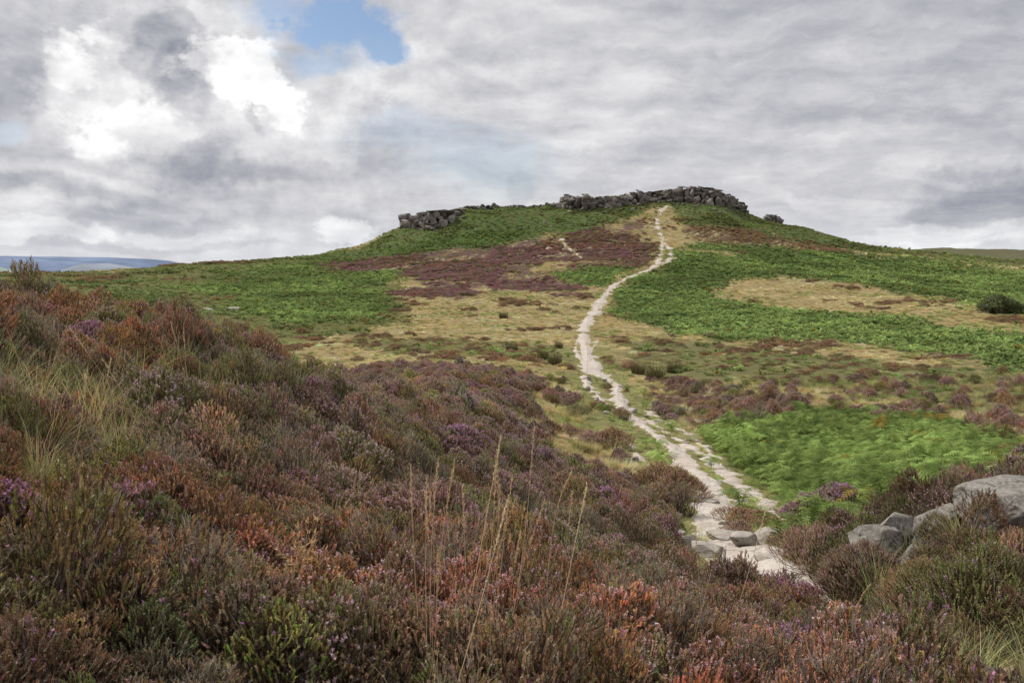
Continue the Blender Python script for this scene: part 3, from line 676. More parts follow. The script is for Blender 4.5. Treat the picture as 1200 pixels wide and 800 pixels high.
def scree():
    rg = rs(99); protos = []
    for i in range(6):
        p, F = rock_shape(700 + i, (1, rg.uniform(.7, 1), rg.uniform(.5, .8)), 3, 14, .5, .1, .06); protos.append(mesh_np('boulder', p, F, None, None, M_CRAG, False))
    zonesb = [('grey boulder fallen below the nose crag on the left shoulder', 'boulders below the left crag', 26, lambda: (rg.uniform(478, 545), 0), [(474, 266), (500, 269), (520, 268), (545, 256)], 8),
              ('grey block in the broken slope left of the rock tower', 'blocks left of the rock tower', 70, lambda: (rg.uniform(543, 662), 0), [(545, 245.5), (600, 244), (640, 241), (662, 242)], 3),
              ('grey block tumbled below the jumbled edge and summit', 'blocks below the summit edge', 100, lambda: (rg.uniform(664, 880), 0), [(664, 247), (700, 245), (730, 243), (770, 238), (800, 240), (840, 243), (880, 252)], 7)]
    for lab, grp, n, f, base, sp in zonesb:
        for k in range(n):
            px = f()[0]; py = np.interp(px, [a for a, _ in base], [b for _, b in base]) + rg.exponential(.38) * sp - 2
            h = hit(px, py, 250, 520); s = rg.uniform(.8, 1.4) * (2.2 if rg.rand() < .3 else 1.3) * (1.35 if sp == 3 else 1)
            o = bpy.data.objects.new('boulder', protos[rg.randint(6)]); COL.objects.link(o); o.location = (h[0], h[1], h[2] + s * .1)
            o.scale = (s, s, s * rg.uniform(.8, 1.2)); o.rotation_euler = (rg.randn() * .3, rg.randn() * .3, rg.rand() * 6.28); tag(o, lab, 'boulder', grp)
scree()

def rots(rg, n, tilt=.15): return np.c_[rg.randn(n) * tilt, rg.randn(n) * tilt, rg.rand(n) * 6.283]
def scl3(rg, s, hz=.2): return np.c_[s, s, s * (1 + hz * rg.randn(len(s))).clip(.5, 1.6)]

# --- heather
H_NEAR = []
for i in range(4): H_NEAR.append(heather(100 + i, .20, .33, 430, 20, .009, .0028, .02, .10))          # 0-3 green/brown, no bloom
for i in range(4): H_NEAR.append(heather(120 + i, .20, .33, 430, 20, .009, .0028, .45, .08, fcol=(.64, .46, .49)))       # 4-7 faded bloom
for i in range(3): H_NEAR.append(heather(140 + i, .20, .33, 430, 20, .009, .003, .7, .04, fcol=(.56, .33, .48)))         # 8-10 full bloom
for i in range(3): H_NEAR.append(heather(160 + i, .20, .32, 340, 14, .009, .0026, .04, .6, stems=110))        # 11-13 dead grey
H_MID = []
for i in range(3): H_MID.append(heather(200 + i, .42, .5, 420, 10, .028, .0085, 0, .05, stemw=.004))       # 14-16
for i in range(3): H_MID.append(heather(220 + i, .42, .5, 420, 10, .028, .0085, .6, .03, stemw=.004, fcol=(.52, .34, .43)))      # 17-19
H_FAR = []
for i in range(3): H_FAR.append(heather(240 + i, 1.0, .62, 260, 5, .11, .035, 0, 0, stemw=.01, stems=10))     # 20-22
for i in range(2): H_FAR.append(heather(260 + i, 1.0, .62, 260, 5, .11, .035, .4, 0, stemw=.01, stems=10, fcol=(.50, .28, .40)))  # 23-24
HL = make_lib('heather', [Buf().add(a).add(b).add(c) for a, b, c in H_NEAR + H_MID + H_FAR], M_PLANT)

RUST = np.array([.60, .325, .19]); BROWN = np.array([.50, .325, .20]); PURP = np.array([.49, .335, .25]); OLV = np.array([.38, .36, .16]); DKB = np.array([.33, .225, .15]); GRN = np.array([.25, .28, .13])
def heath():
    rg = rs(5)
    A = sample(11, 1.75, 17, lambda r: .145 + .006 * r, 44); B = sample(12, 17, 62, lambda r: .30 + .006 * (r - 17)); Cc = sample(13, 62, 440, lambda r: .75 + r / 480)
    P = np.r_[A, B, Cc]; z = zj(P, rg); r = np.hypot(P[:, 0], P[:, 1])
    u = rg.rand(len(P)); patch_n = wfbm(P[:, 0], P[:, 1], np.clip(r, 14, 400), .05, 21, 4)
    keep = ((z == BANK) & ((r < 24) | (patch_n > .44) | (u < .25))) | ((z == NGRASS) & (u < .6)) | ((z == HPURP) & (patch_n > .42) & (u < .85)) | ((z == HBROWN) & ((patch_n > .57) | (u < .14) | (r < 24)))
    keep |= ((z == TAN) & (patch_n > .64) & (r < 130)) | ((z == TAN) & (patch_n > .70)) | ((z == RUSH) & (u < .10)) | ((z == VERGE) & (patch_n > .72) & (r > 24)) | ((z == OLIVE) & (patch_n > .66)) | ((z == MOOR) & (u < .3))
    keep &= clear(P, -.25) & outside(P)
    P, r, z, u = P[keep], r[keep], z[keep], rg.rand(keep.sum()); n = len(P)
    px, py = proj(P[:, 0], P[:, 1], P[:, 2] + .3)
    s1 = fbm(P[:, 0] * .7, P[:, 1] * .7, 31, 3); s2 = fbm(P[:, 0] * .9 + 50, P[:, 1] * .9, 33, 3); s3 = fbm(P[:, 0] * .5, P[:, 1] * .5 + 90, 35, 3)
    # heather colour by stand; lower-left and right tints also carry painted corner shade
    T = np.tile(BROWN, (n, 1))
    def put(m, c): T[m] = c
    put(s1 > .56, OLV); put(s1 > .70, GRN * .9); put(s2 > .56, PURP); put(s2 < .36, DKB); put(s3 > .60, RUST)
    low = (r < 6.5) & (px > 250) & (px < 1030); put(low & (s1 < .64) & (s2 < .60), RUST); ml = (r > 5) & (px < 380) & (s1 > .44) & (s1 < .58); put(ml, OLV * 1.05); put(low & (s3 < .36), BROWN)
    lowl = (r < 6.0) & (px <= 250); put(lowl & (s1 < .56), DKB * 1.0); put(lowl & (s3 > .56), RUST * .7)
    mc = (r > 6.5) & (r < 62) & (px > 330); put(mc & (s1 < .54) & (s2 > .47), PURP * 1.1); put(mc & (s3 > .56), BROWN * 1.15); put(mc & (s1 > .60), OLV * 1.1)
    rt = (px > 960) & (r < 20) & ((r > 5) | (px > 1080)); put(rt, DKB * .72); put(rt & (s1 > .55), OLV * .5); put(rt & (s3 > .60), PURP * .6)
    far = r > 60
    put(far, PURP * np.array([.90, .62, .84])); put(far & (s2 > .50), BROWN * np.array([.68, .56, .60])); put(far & (s1 > .60), OLV * .65)
    put(far & (z != HPURP), BROWN * .78); put((z == MOOR), OLV)
    mixi = rg.rand(n); alt = np.array([BROWN, OLV, DKB, PURP, BROWN * 1.15, OLV * .8])[rg.randint(0, 6, n)]; q = (mixi < .24)[:, None] & (r < 62)[:, None]; T = np.where(q, alt, T * .78 + T.mean(0) * .22)
    T *= (.8 + .45 * rg.rand(n))[:, None]; T *= 1 + .07 * rg.randn(n, 3)
    bl = fbm(P[:, 0] * .8 + 7, P[:, 1] * .8 + 3, 39, 3)
    fl = np.interp(bl, [.42, .53, .66], [.12, .45, .95]); fl *= np.where(mc, 1.7, np.where(low, .55, .5)); fl[lowl] *= .25; fl[rt] *= .35
    ix = np.zeros(n, int); a = r < 17
    ix[a] = rg.randint(0, 4, a.sum()); f = a & (u < fl); ix[f] = 4 + rg.randint(0, 4, f.sum()); f = a & (u < fl * .13); ix[f] = 8 + rg.randint(0, 3, f.sum())
    dd = fbm(P[:, 0] * 1.1, P[:, 1] * 1.1 + 30, 43, 3); f = a & (rg.rand(n) < np.interp(dd, [.5, .68], [.06, .55])); ix[f] = 11 + rg.randint(0, 3, f.sum())
    b = (r >= 17) & (r < 62); ix[b] = 14 + rg.randint(0, 3, b.sum()); f = b & (u < fl * 1.1); ix[f] = 17 + rg.randint(0, 3, f.sum())
    c = r >= 62; ix[c] = 20 + rg.randint(0, 3, c.sum()); pf = fbm(P[:, 0] * .03, P[:, 1] * .03, 45, 3)
    f = c & (z == HPURP) & (u < np.interp(pf, [.4, .6], [.3, 1.])); ix[f] = 23 + rg.randint(0, 2, f.sum())
    s = np.where(a, .85 + .12 * r / 5, np.where(b, .8,   .46 + r / 560)) * (.65 + .7 * rg.rand(n)) 
    s[a & (r < 3)] *= .8
    s *= np.where(z == NGRASS, .7, 1)
    s3_ = scl3(rg, s); hb = .75 + .6 * fbm(P[:, 0] * .8, P[:, 1] * .8, 49, 3); s3_[:, 2] *= hb; 
    s3_[c, 2] *= .8
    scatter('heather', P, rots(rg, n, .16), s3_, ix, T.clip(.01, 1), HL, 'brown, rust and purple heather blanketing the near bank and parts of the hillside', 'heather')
heath()

# --- grass
GL = make_lib('grass', [grass(300 + i, .16, .34, 70, .0022, .6) for i in range(4)] + [grass(310 + i, .4, .42, 130, .006, .6, 3) for i in range(3)] + [grass(320 + i, 1.1, .5, 200, .02, .6, 2) for i in range(3)], M_PLANT)
def grasses():
    rg = rs(6)
    A = sample(21, 2.0, 17, lambda r: .13 + .006 * r, 44); B = sample(22, 17, 62, lambda r: .30 + .006 * (r - 17)); Cc = sample(23, 62, 520, lambda r: .9 + r / 360)
    P = np.r_[A, B, Cc]; z = zj(P, rg); r = np.hypot(P[:, 0], P[:, 1]); u = rg.rand(len(P))
    g1 = fbm(P[:, 0] * .9, P[:, 1] * .9, 63, 3)
    keep = np.isin(z, (TAN, OLIVE, RUSH)) | ((z == NGRASS) & (u < .5)) | ((z == VERGE) & (u < .75)) | (np.isin(z, (HILLG, MOOR)) & (u < .95)) | ((z == BANK) & (u < np.where(g1 > .57, .6, np.where(r > 22, .5, .12)))) | (np.isin(z, (HPURP, HBROWN)) & (u < .8)) | ((z == BRACK) & (u < .6))
    keep &= clear(P, -.02)
    P, r, z = P[keep], r[keep], z[keep]; n = len(P); g2 = wfbm(P[:, 0], P[:, 1], np.clip(r, 12, 400), .045, 65, 4)
    tan = np.array([.63, .55, .28]); gr = np.array([.37, .42, .16]); pale = np.array([.74, .69, .43]); och = np.array([.48, .43, .20])
    T = np.tile(tan, (n, 1)); T[g2 > .55] = och; T[g2 < .42] = pale
    def put(m, c): T[m] = c
    put((z == TAN) & (g2 > .62), gr * 1.1); put(z == BRACK, gr * .85); put((z == HPURP) & (g2 > .5), gr * .6 + och * .3)
    put(z == OLIVE, (gr + och) * .42); put((z == OLIVE) & (g2 > .55), gr * .8)
    put(z == RUSH, (gr + och) * .5); put((z == RUSH) & (g2 > .5), gr * .75); put((z == RUSH) & (g2 < .42), och)
    put(z == HILLG, gr * np.array([.75, .85, .7])); put((z == HILLG) & (g2 > .58), gr * .6); put((z == HILLG) & (g2 < .38), och * .8)
    put(z == MOOR, (gr + och) * .35); put(z == VERGE, (gr + tan) * .52); put((z == VERGE) & (g2 > .5), gr * 1.25)
    put((z == NGRASS), (gr + tan) * .42); put((z == NGRASS) & (g2 < .48), tan * .85); put(z == BANK, tan * .9); put((z == BANK) & (g2 > .56), gr * .8)
    T *= (.75 + .5 * rg.rand(n))[:, None]; T *= 1 + .06 * rg.randn(n, 3)
    a = r < 17; b = (r >= 17) & (r < 62); ix = np.where(a, rg.randint(0, 4, n), np.where(b, 4 + rg.randint(0, 3, n), 7 + rg.randint(0, 3, n)))
    s = np.where(a, .9 + .05 * r, np.where(b, .75 + .1 * rg.rand(n), .5 + r / 450)) * (.6 + .7 * rg.rand(n))
    s3_ = scl3(rg, s); s3_[:, 2] *= np.where(z == VERGE, .28, np.where(z == NGRASS, .95, np.where(z == HILLG, .6, .75)))
    s3_[:, :2] *= np.where(z == VERGE, .7, 1)[:, None]
    s3_[:, 2] *= np.where(r > 62, .7, 1)
    scatter('moor_grass', P, rots(rg, n, .14), s3_, ix, T.clip(.01, 1), GL, 'tan and olive moor grass over the saddle, slopes and clearings', 'grass')
grasses()

# --- bracken
BL = make_lib('bracken', [bracken(400 + i, 7, .62, .62, 11) for i in range(4)] + [bracken(420 + i, 9, .8, .7, 5, True) for i in range(4)], mat_plant('bracken_fronds', None, .35))
def brackens():
    rg = rs(7)
    B = sample(32, 14, 62, lambda r: .29); Cc = sample(33, 62, 520, lambda r: .66 + r / 520)
    P = np.r_[B, Cc]; z = zj(P, rg); r = np.hypot(P[:, 0], P[:, 1]); u = rg.rand(len(P))
    g = wfbm(P[:, 0], P[:, 1], np.clip(r, 16, 400), .05, 71, 4)
    keep = ((z == BRACK) & ((g > .25) | (r < 62))) | ((z == OLIVE) & (g > .56)) | ((z == HILLG) & ((g > .56) | (u < .12))) | ((z == RUSH) & (g > .70) & (r > 60)) | ((z == MOOR) & (u < .2)) | ((z == VERGE) & (u < .02) & (P[:, 0] > 4))
    keep &= clear(P, -.35); P, r, z, g = P[keep], r[keep], z[keep], g[keep]; n = len(P)
    T = np.tile([.275, .385, .15], (n, 1)); g3 = fbm(P[:, 0] * .05, P[:, 1] * .05, 73, 3); g4 = fbm(P[:, 0] * .4, P[:, 1] * .4, 75, 3)
    T = T * np.interp(g3, [.3, .7], [.75, 1.2])[:, None] * np.interp(g4, [.3, .7], [.8, 1.2])[:, None]
    T[z == HILLG] *= (.72, .62, .7); T[z == OLIVE] *= (.85, .8, .9)
    nr_ = r < 62; T[nr_] *= (.80, .84, .72); T[nr_] *= (.65 + .6 * rg.rand(nr_.sum()))[:, None]; T *= (.75 + .5 * rg.rand(n))[:, None]
    old = rg.rand(n) < .025; T[old] = (.28, .22, .06)
    ix = np.where(nr_, rg.randint(0, 4, n), 4 + rg.randint(0, 4, n))
    s = np.where(nr_, .92, .50 + r / 520) * (.65 + .6 * rg.rand(n)); s3_ = scl3(rg, s); s3_[:, 2] *= np.where(z == HILLG, .55, .85)
    scatter('bracken', P, rots(rg, n, .12), s3_, ix, T.clip(.01, 1), BL, 'bright green bracken in the patch beside the path and across the hill slopes', 'bracken')
brackens()
# ------------------------------------------------------------------ single plants
def mat_obj_plant():
    m, t, out = new_mat('single_plants'); col = t.attr('col').outputs[0]; msk = t.attr('msk').outputs['Fac']
    tn = t.new('ShaderNodeObjectInfo').outputs['Color']; c = t.mix(msk, col, t.mix(1.0, col, tn, 'MULTIPLY'))
    d = t.new('ShaderNodeBsdfDiffuse'); t.put(d.inputs[0], c); tr = t.new('ShaderNodeBsdfTranslucent'); t.put(tr.inputs[0], c)
    mx = t.new('ShaderNodeMixShader'); mx.inputs[0].default_value = .25
    t.l.new(d.outputs[0], mx.inputs[1]); t.l.new(tr.outputs[0], mx.inputs[2]); t.l.new(mx.outputs[0], out.inputs[0]); return m
M_OBJP = mat_obj_plant()
def plant_meshes(kind, trio, names=('stems', 'foliage', 'flowers')):
    return [(nm, b.mesh(kind + '_' + nm, M_OBJP)) for nm, b in zip(names, trio) if b.V]
NEARB = plant_meshes('heather', heather(801, .5, .5, 1500, 20, .012, .0036, .06, .04, stems=160))
BLOOM = plant_meshes('heather', heather(802, .34, .36, 900, 22, .012, .004, .85, .03, stems=120, fcol=(.62, .32, .56)))
PALEB = plant_meshes('heather', heather(803, .34, .38, 800, 20, .012, .0036, .55, .04, stems=110, fcol=(.56, .40, .45)))
MIDB = plant_meshes('heather', heather(804, .6, .55, 900, 10, .026, .008, .08, .04, stems=80, stemw=.004))
def bush(parts, px, py, s, label, tint, cat='heather bush', name='heather_bush', hz=1., r0=3, rz=0, group=None):
    b = hit(px, py, r0); e = bpy.data.objects.new(name, None); COL.objects.link(e); b[2] += .10 if parts is BLOOM or parts is PALEB else 0; e.location = b; e.scale = (s, s, s * hz); e.rotation_euler = (0, 0, rz); tag(e, label, cat, group)
    for nm, me in parts:
        o = obj(nm, me, e); o.color = (*tint, 1)
    return e
kB, kP, kO, kR = tuple(BROWN * 1.1), tuple(PURP * 1.1), tuple(OLV), tuple(RUST)
bush(NEARB, 962, 668, 1.15, 'dark rounded heather bush right beside the path step', kP, rz=1, r0=6)
bush(NEARB, 1010, 690, 1.0, 'purplish brown heather bush between the path and rock pile', tuple(PURP * .8), rz=2, r0=6)
bush(NEARB, 1150, 735, 1.25, 'large dark olive heather bush below the grey boulder at right', tuple(OLV * .8), rz=3, hz=1.1, r0=4)
bush(NEARB, 1085, 715, .9, 'brown heather bush below the rock pile with rusty tips', kB, rz=4, r0=4)
bush(NEARB, 1195, 690, 1.0, 'brown heather bush touching the big grey boulder at right edge', kB, rz=.5, r0=4)
bush(BLOOM, 985, 612, 1.5, 'pink flowering heather on top of the bank right of the path', kO, rz=1, r0=8)
bush(BLOOM, 946, 618, 1.3, 'pink flowering heather nearest the path in front of the bracken', kP, rz=2, r0=8)
bush(BLOOM, 536, 548, 1.5, 'bright pink heather bush in the middle of the bank', kO, rz=3, r0=6)
bush(BLOOM, 706, 610, 1.3, 'lilac flowering heather bush on the bank left of the path', kO, rz=4, r0=6)
bush(BLOOM, 108, 418, .7, 'pink heather bush on left bank behind long pale grass', kP, rz=.3, r0=5)
bush(BLOOM, 4, 640, .5, 'bright pink heather tuft at the left edge', kP, rz=.9, r0=3)
bush(BLOOM, 284, 668, .32, 'small bright pink heather sprig alone in dark brown heather', kP, rz=1.9, r0=3)
bush(BLOOM, 1075, 800, .55, 'pink flowering heather at the bottom edge near the dirt corner', kR, rz=2.9, r0=2.5)
bush(BLOOM, 1030, 765, .5, 'pink flowering heather beside the grass at lower right', kR, rz=.9, r0=3)
bush(BLOOM, 945, 712, .5, 'lilac heather on the near crest just below the path', kR, rz=2.2, r0=3)
bush(PALEB, 405, 575, 1.3, 'dark heather bush with pale pink bloom left of the tall stalks', kO, rz=1, r0=5)
bush(PALEB, 190, 505, 1.1, 'dark round heather bush with pale bloom in the left grass', tuple(OLV * .8), rz=2, r0=4)
bush(PALEB, 585, 600, 1.2, 'pale flowering heather bush behind the tall dry stalks', kP, rz=3, r0=5)
bush(PALEB, 285, 465, 1.0, 'pale flowering heather on the middle of left bank', kO, rz=4, r0=5)
bush(NEARB, 362, 432, .9, 'dark purple heather bush standing on the bank crest', kP, rz=1, r0=8, hz=1.2)
bush(NEARB, 14, 338, 1.0, 'dark heather bush at the top left end of the bank', kB, rz=2, r0=8)
bush(MIDB, 718, 524, 1.15, 'brown heather clump alone in tan grass beside the path', kB, r0=18, rz=1)
bush(MIDB, 641, 508, .8, 'small dark round heather clump in tan grass left of path', tuple(DKB), r0=18, rz=2)
bush(MIDB, 664, 508, .9, 'low greyish heather clump right of the dark round clump', kP, r0=18, rz=3, hz=.7)
bush(MIDB, 676, 487, 1.1, 'olive heather clump above the others in the tan grass', kO, r0=18, rz=4, hz=.8)
bush(MIDB, 775, 572, 1.1, 'dark brown heather mound at the left edge of the path', kB, r0=14, rz=4)
bush(MIDB, 798, 584, 1.1, 'dark brown heather mound reaching into the widest part of path', tuple(BROWN * .9), r0=14, rz=5)
bush(MIDB, 866, 612, .75, 'brown heather mound on the island between path strands', kB, r0=12, rz=6, hz=.7)
bush(MIDB, 889, 612, .6, 'low brown heather at right side of the path island', kB, r0=12, rz=1.5, hz=.7)
bush(MIDB, 866, 628, .5, 'little purple heather tuft among the step stones', kP, r0=11, rz=2.5)
RUSHM = [('stems', grass(850, 1.1, .9, 420, .012, .35, 3).mesh('rush_stems', M_OBJP))]
for i, (px, py, s, lab) in enumerate(((768, 446, 1.5, 'dark rush clump right of the path bend'), (748, 438, 1.2, 'smaller rush clump touching the path bend'), (790, 437, 1.3, 'rush clump right of the dark clump in the saddle'), (650, 428, 1.3, 'dark rush clump left of the path, nearest it'), (636, 420, 1.1, 'rush clump behind and left of the one near path'), (600, 412, 1.2, 'rush clump standing alone in tan grass left of saddle'), (655, 408, 1.0, 'rush clump farthest up beside the path'), (590, 373, 1.6, 'dark rush mound in the tan grass below the purple slope'))):
    bush(RUSHM, px, py, s, lab, (.15, .125, .06), 'rushes', 'rush_clump', r0=30, rz=i)
# lone shrub on the right slope
def shrub():
    b = hit(1168, 366, 100); S, Fo, W = heather(870, 3.7, 3.3, 2200, 9, .24, .08, 0, 0, stems=90, stemw=.03)
    e = bpy.data.objects.new('shrub', None); COL.objects.link(e); e.location = b; e.scale = (.85, .85, .8); tag(e, 'lone dark green shrub on the bracken slope at right', 'shrub')
    obj('branches', S.mesh('branches', M_OBJP), e).color = (.1, .08, .05, 1); obj('foliage', Fo.mesh('foliage', M_OBJP), e).color = (.19, .22, .10, 1)
shrub()

def tube(P, W, n=5):
    P = np.asarray(P, float); k = len(P); T = unit(np.gradient(P, axis=0)); A = unit(np.cross(T, [0.3, 1, .2])); B = np.cross(T, A)
    a = np.arange(n) / n * 6.283; V = (P[:, None] + (np.cos(a)[None, :, None] * A[:, None] + np.sin(a)[None, :, None] * B[:, None]) * np.asarray(W)[:, None, None]).reshape(-1, 3)
    F = [[i * n + j, i * n + (j + 1) % n, (i + 1) * n + (j + 1) % n, (i + 1) * n + j] for i in range(k - 1) for j in range(n)]
    return V, np.array(F)
def stalk(px0, py_t, px1, r, label, bend=.03, hook=0., head=True, w=.0016, col=(.52, .36, .18), seed=0, grp=None, name='grass_stalk'):
    rg = rs(1000 + seed); d0 = ray(px0, 400); d0 = d0 / math.hypot(d0[0], d0[1]); x, y = d0[0] * r, d0[1] * r; z = float(ground_h(x, y)[0]) - .02
    d1 = ray(px1, py_t); r1 = r + rg.uniform(-.08, .08); d1 = d1 / math.hypot(d1[0], d1[1]) * r1; tip = d1 - np.array([x, y, z])
    t = np.linspace(0, 1, 14)[:, None]; P = tip * t + np.array([1, 0, 0]) * bend * np.sin(t * math.pi) + rg.randn(1, 3) * .01 * np.sin(t * math.pi) * np.array([1, 1, 0])
    P = P + np.array([hook, 0, -abs(hook) * .6]) * t ** 8
    e = bpy.data.objects.new(name, None); COL.objects.link(e); e.location = (x, y, z); tag(e, label, 'grass stalk', grp)
    V, F = tube(P, w * (1 - .6 * t[:, 0])); M = mesh_np('stem', V, F, np.tile(np.array(col), (len(V), 1)), np.zeros(len(V)), M_OBJP, True); obj('stem', M, e)
    if head:
        n = 60; L = np.linalg.norm(tip); hl = .2 * L; ts = 1 - rg.rand(n) * hl / L
        pp = np.stack([np.interp(ts, t[:, 0], P[:, i]) for i in range(3)], 1); D = np.tile(unit(P[-1] - P[-3]), (n, 1)) + rg.randn(n, 3) * .25
        b = Buf(); b.tris(leaves(rg, pp, unit(D), np.full(n, .012), 2, .011, .0016, spread=.35), np.array(col) * 1.05 * (.7 + .6 * rg.rand(n * 2, 1)), 0)
        obj('seed_head', b.mesh('seed_head', M_OBJP), e)
    return e
# (foot column, tip row, tip column, distance)
ST = ((499, 560, 500, 4.4, 'upright dry stalk at the left of the tall central bunch', -.02), (494, 545, 481, 4.6, 'dry stalk leaning slightly left, leftmost of the central bunch', .0), (505, 538, 513, 4.5, 'upright dry stalk in the middle of the central bunch', .0),
      (507, 540, 533, 4.7, 'dry stalk of the central bunch curving right at the tip', -.03), (528, 510, 587, 4.9, 'long pale stalk leaning right, tallest of the central bunch', .0), (543, 570, 542, 4.6, 'short upright stalk between the two leaning ones', .01),
      (510, 588, 594, 4.2, 'pale stalk leaning strongly right across the central bunch', .0), (556, 540, 582, 5.0, 'thin reddish stalk right of the tallest one', .01), (590, 500, 626, 5.2, 'thin stalk at the right side rising toward the tan grass', .02),
      (572, 560, 600, 5.1, 'thin reddish stalk behind the right leaning pale stalk', .0), (634, 568, 688, 4.6, 'single pale stalk leaning right, right of the central bunch', .0), (640, 546, 658, 5.4, 'single stalk with a hooked tip near the lilac heather', -.04),
      (843, 598, 897, 5.6, 'single dry stalk crossing in front of the path', .03), (828, 618, 815, 5.2, 'thin upright stalk in front of the left step stones', .02), (808, 675, 832, 4.0, 'slim stalk low on the near crest below the step stones', .01),
      (1000, 680, 1010, 5.5, 'pale drooping stalk near the dark bush at lower right', -.04))
for i, (a, b, c, d, lab, be) in enumerate(ST): stalk(a, b, c, d * (.70 if i < 12 else .95), lab, be, .05 if i in (11, 15) else 0, i != 14, .0026 if i in (4, 6, 10, 12) else .0021, (.82, .68, .43) if i in (4, 6, 10, 12) else (.70, .52, .32), i)
LS = ((70, 420, 130, 6), (95, 400, 140, 6.5), (150, 385, 82, 7), (180, 372, 205, 7.5), (195, 385, 215, 7.4), (150, 398, 190, 6.6), (215, 378, 200, 8), (30, 385, 8, 5.5), (60, 440, 100, 5), (120, 432, 165, 5.6), (170, 420, 120, 6), (40, 425, 72, 5.2))
for i, (a, b, c, d) in enumerate(LS): stalk(a, b, c, d, 'long pale grass stalk arching over the left bank', .05, 0, i % 2 == 0, .0024, (.74, .60, .36), 40 + i, 'long pale stalks on the left bank')
_rg = rs(777)
for i in range(16):
    a = _rg.uniform(470, 620); c = a + _rg.uniform(-20, 60); stalk(a, _rg.uniform(535, 640), c, _rg.uniform(2.9, 3.8), 'thin dry stalk rising from the rusty heather at bottom centre', _rg.uniform(-.05, .05), _rg.choice([0, .03, -.03]), _rg.rand() < .6, .0013, (.66, .48, .30), 80 + i, 'thin dry stalks at bottom centre')
def dry_head():
    rg = rs(61); r = 3.7; d = ray(340, 400); d = d / math.hypot(d[0], d[1]); x, y = d[0] * r, d[1] * r; z = float(ground_h(x, y)[0]); e = bpy.data.objects.new('dried_flower_head', None); COL.objects.link(e); e.location = (x, y, z)
    tag(e, 'golden dried seed plant standing in the brown heather, left of centre', 'dried plant')
    t1 = ray(350, 655); t1 = t1 / math.hypot(t1[0], t1[1]) * r - np.array([x, y, z]); t = np.linspace(0, 1, 10)[:, None]
    V, F = tube(t1 * t, .002 * (1 - .4 * t[:, 0])); obj('stem', mesh_np('stem', V, F, np.tile([.42, .30, .17], (len(V), 1)), np.zeros(len(V)), M_OBJP, True), e)
    for k, (px, py) in enumerate(((374, 604), (362, 612), (350, 608), (368, 632), (344, 622), (325, 645), (356, 640), (336, 664))):
        q = ray(px, py); q = q / math.hypot(q[0], q[1]) * (r + rg.uniform(-.05, .05)) - np.array([x, y, z]); s = t1 * (.65 + .05 * (k % 7)); n = 16
        P = s + (q - s) * rg.rand(n, 1) ** .7; D = unit(np.tile(unit(q - s), (n, 1)) + rg.randn(n, 3) * .35)
        b = Buf(); b.tris(leaves(rg, P, D, np.full(n, .02), 2, .024, .0034, spread=.5), np.array([.66, .47, .27]) * (.7 + .6 * rg.rand(n * 2, 1)), 0)
        b.tris(strips(np.stack([s, q])[None], np.array([[.0012, .0008]]), np.array([[1., 0, 0]])), np.array([.42, .30, .17]), 0); obj('seed_branch', b.mesh('seed_branch', M_OBJP), e)
dry_head()
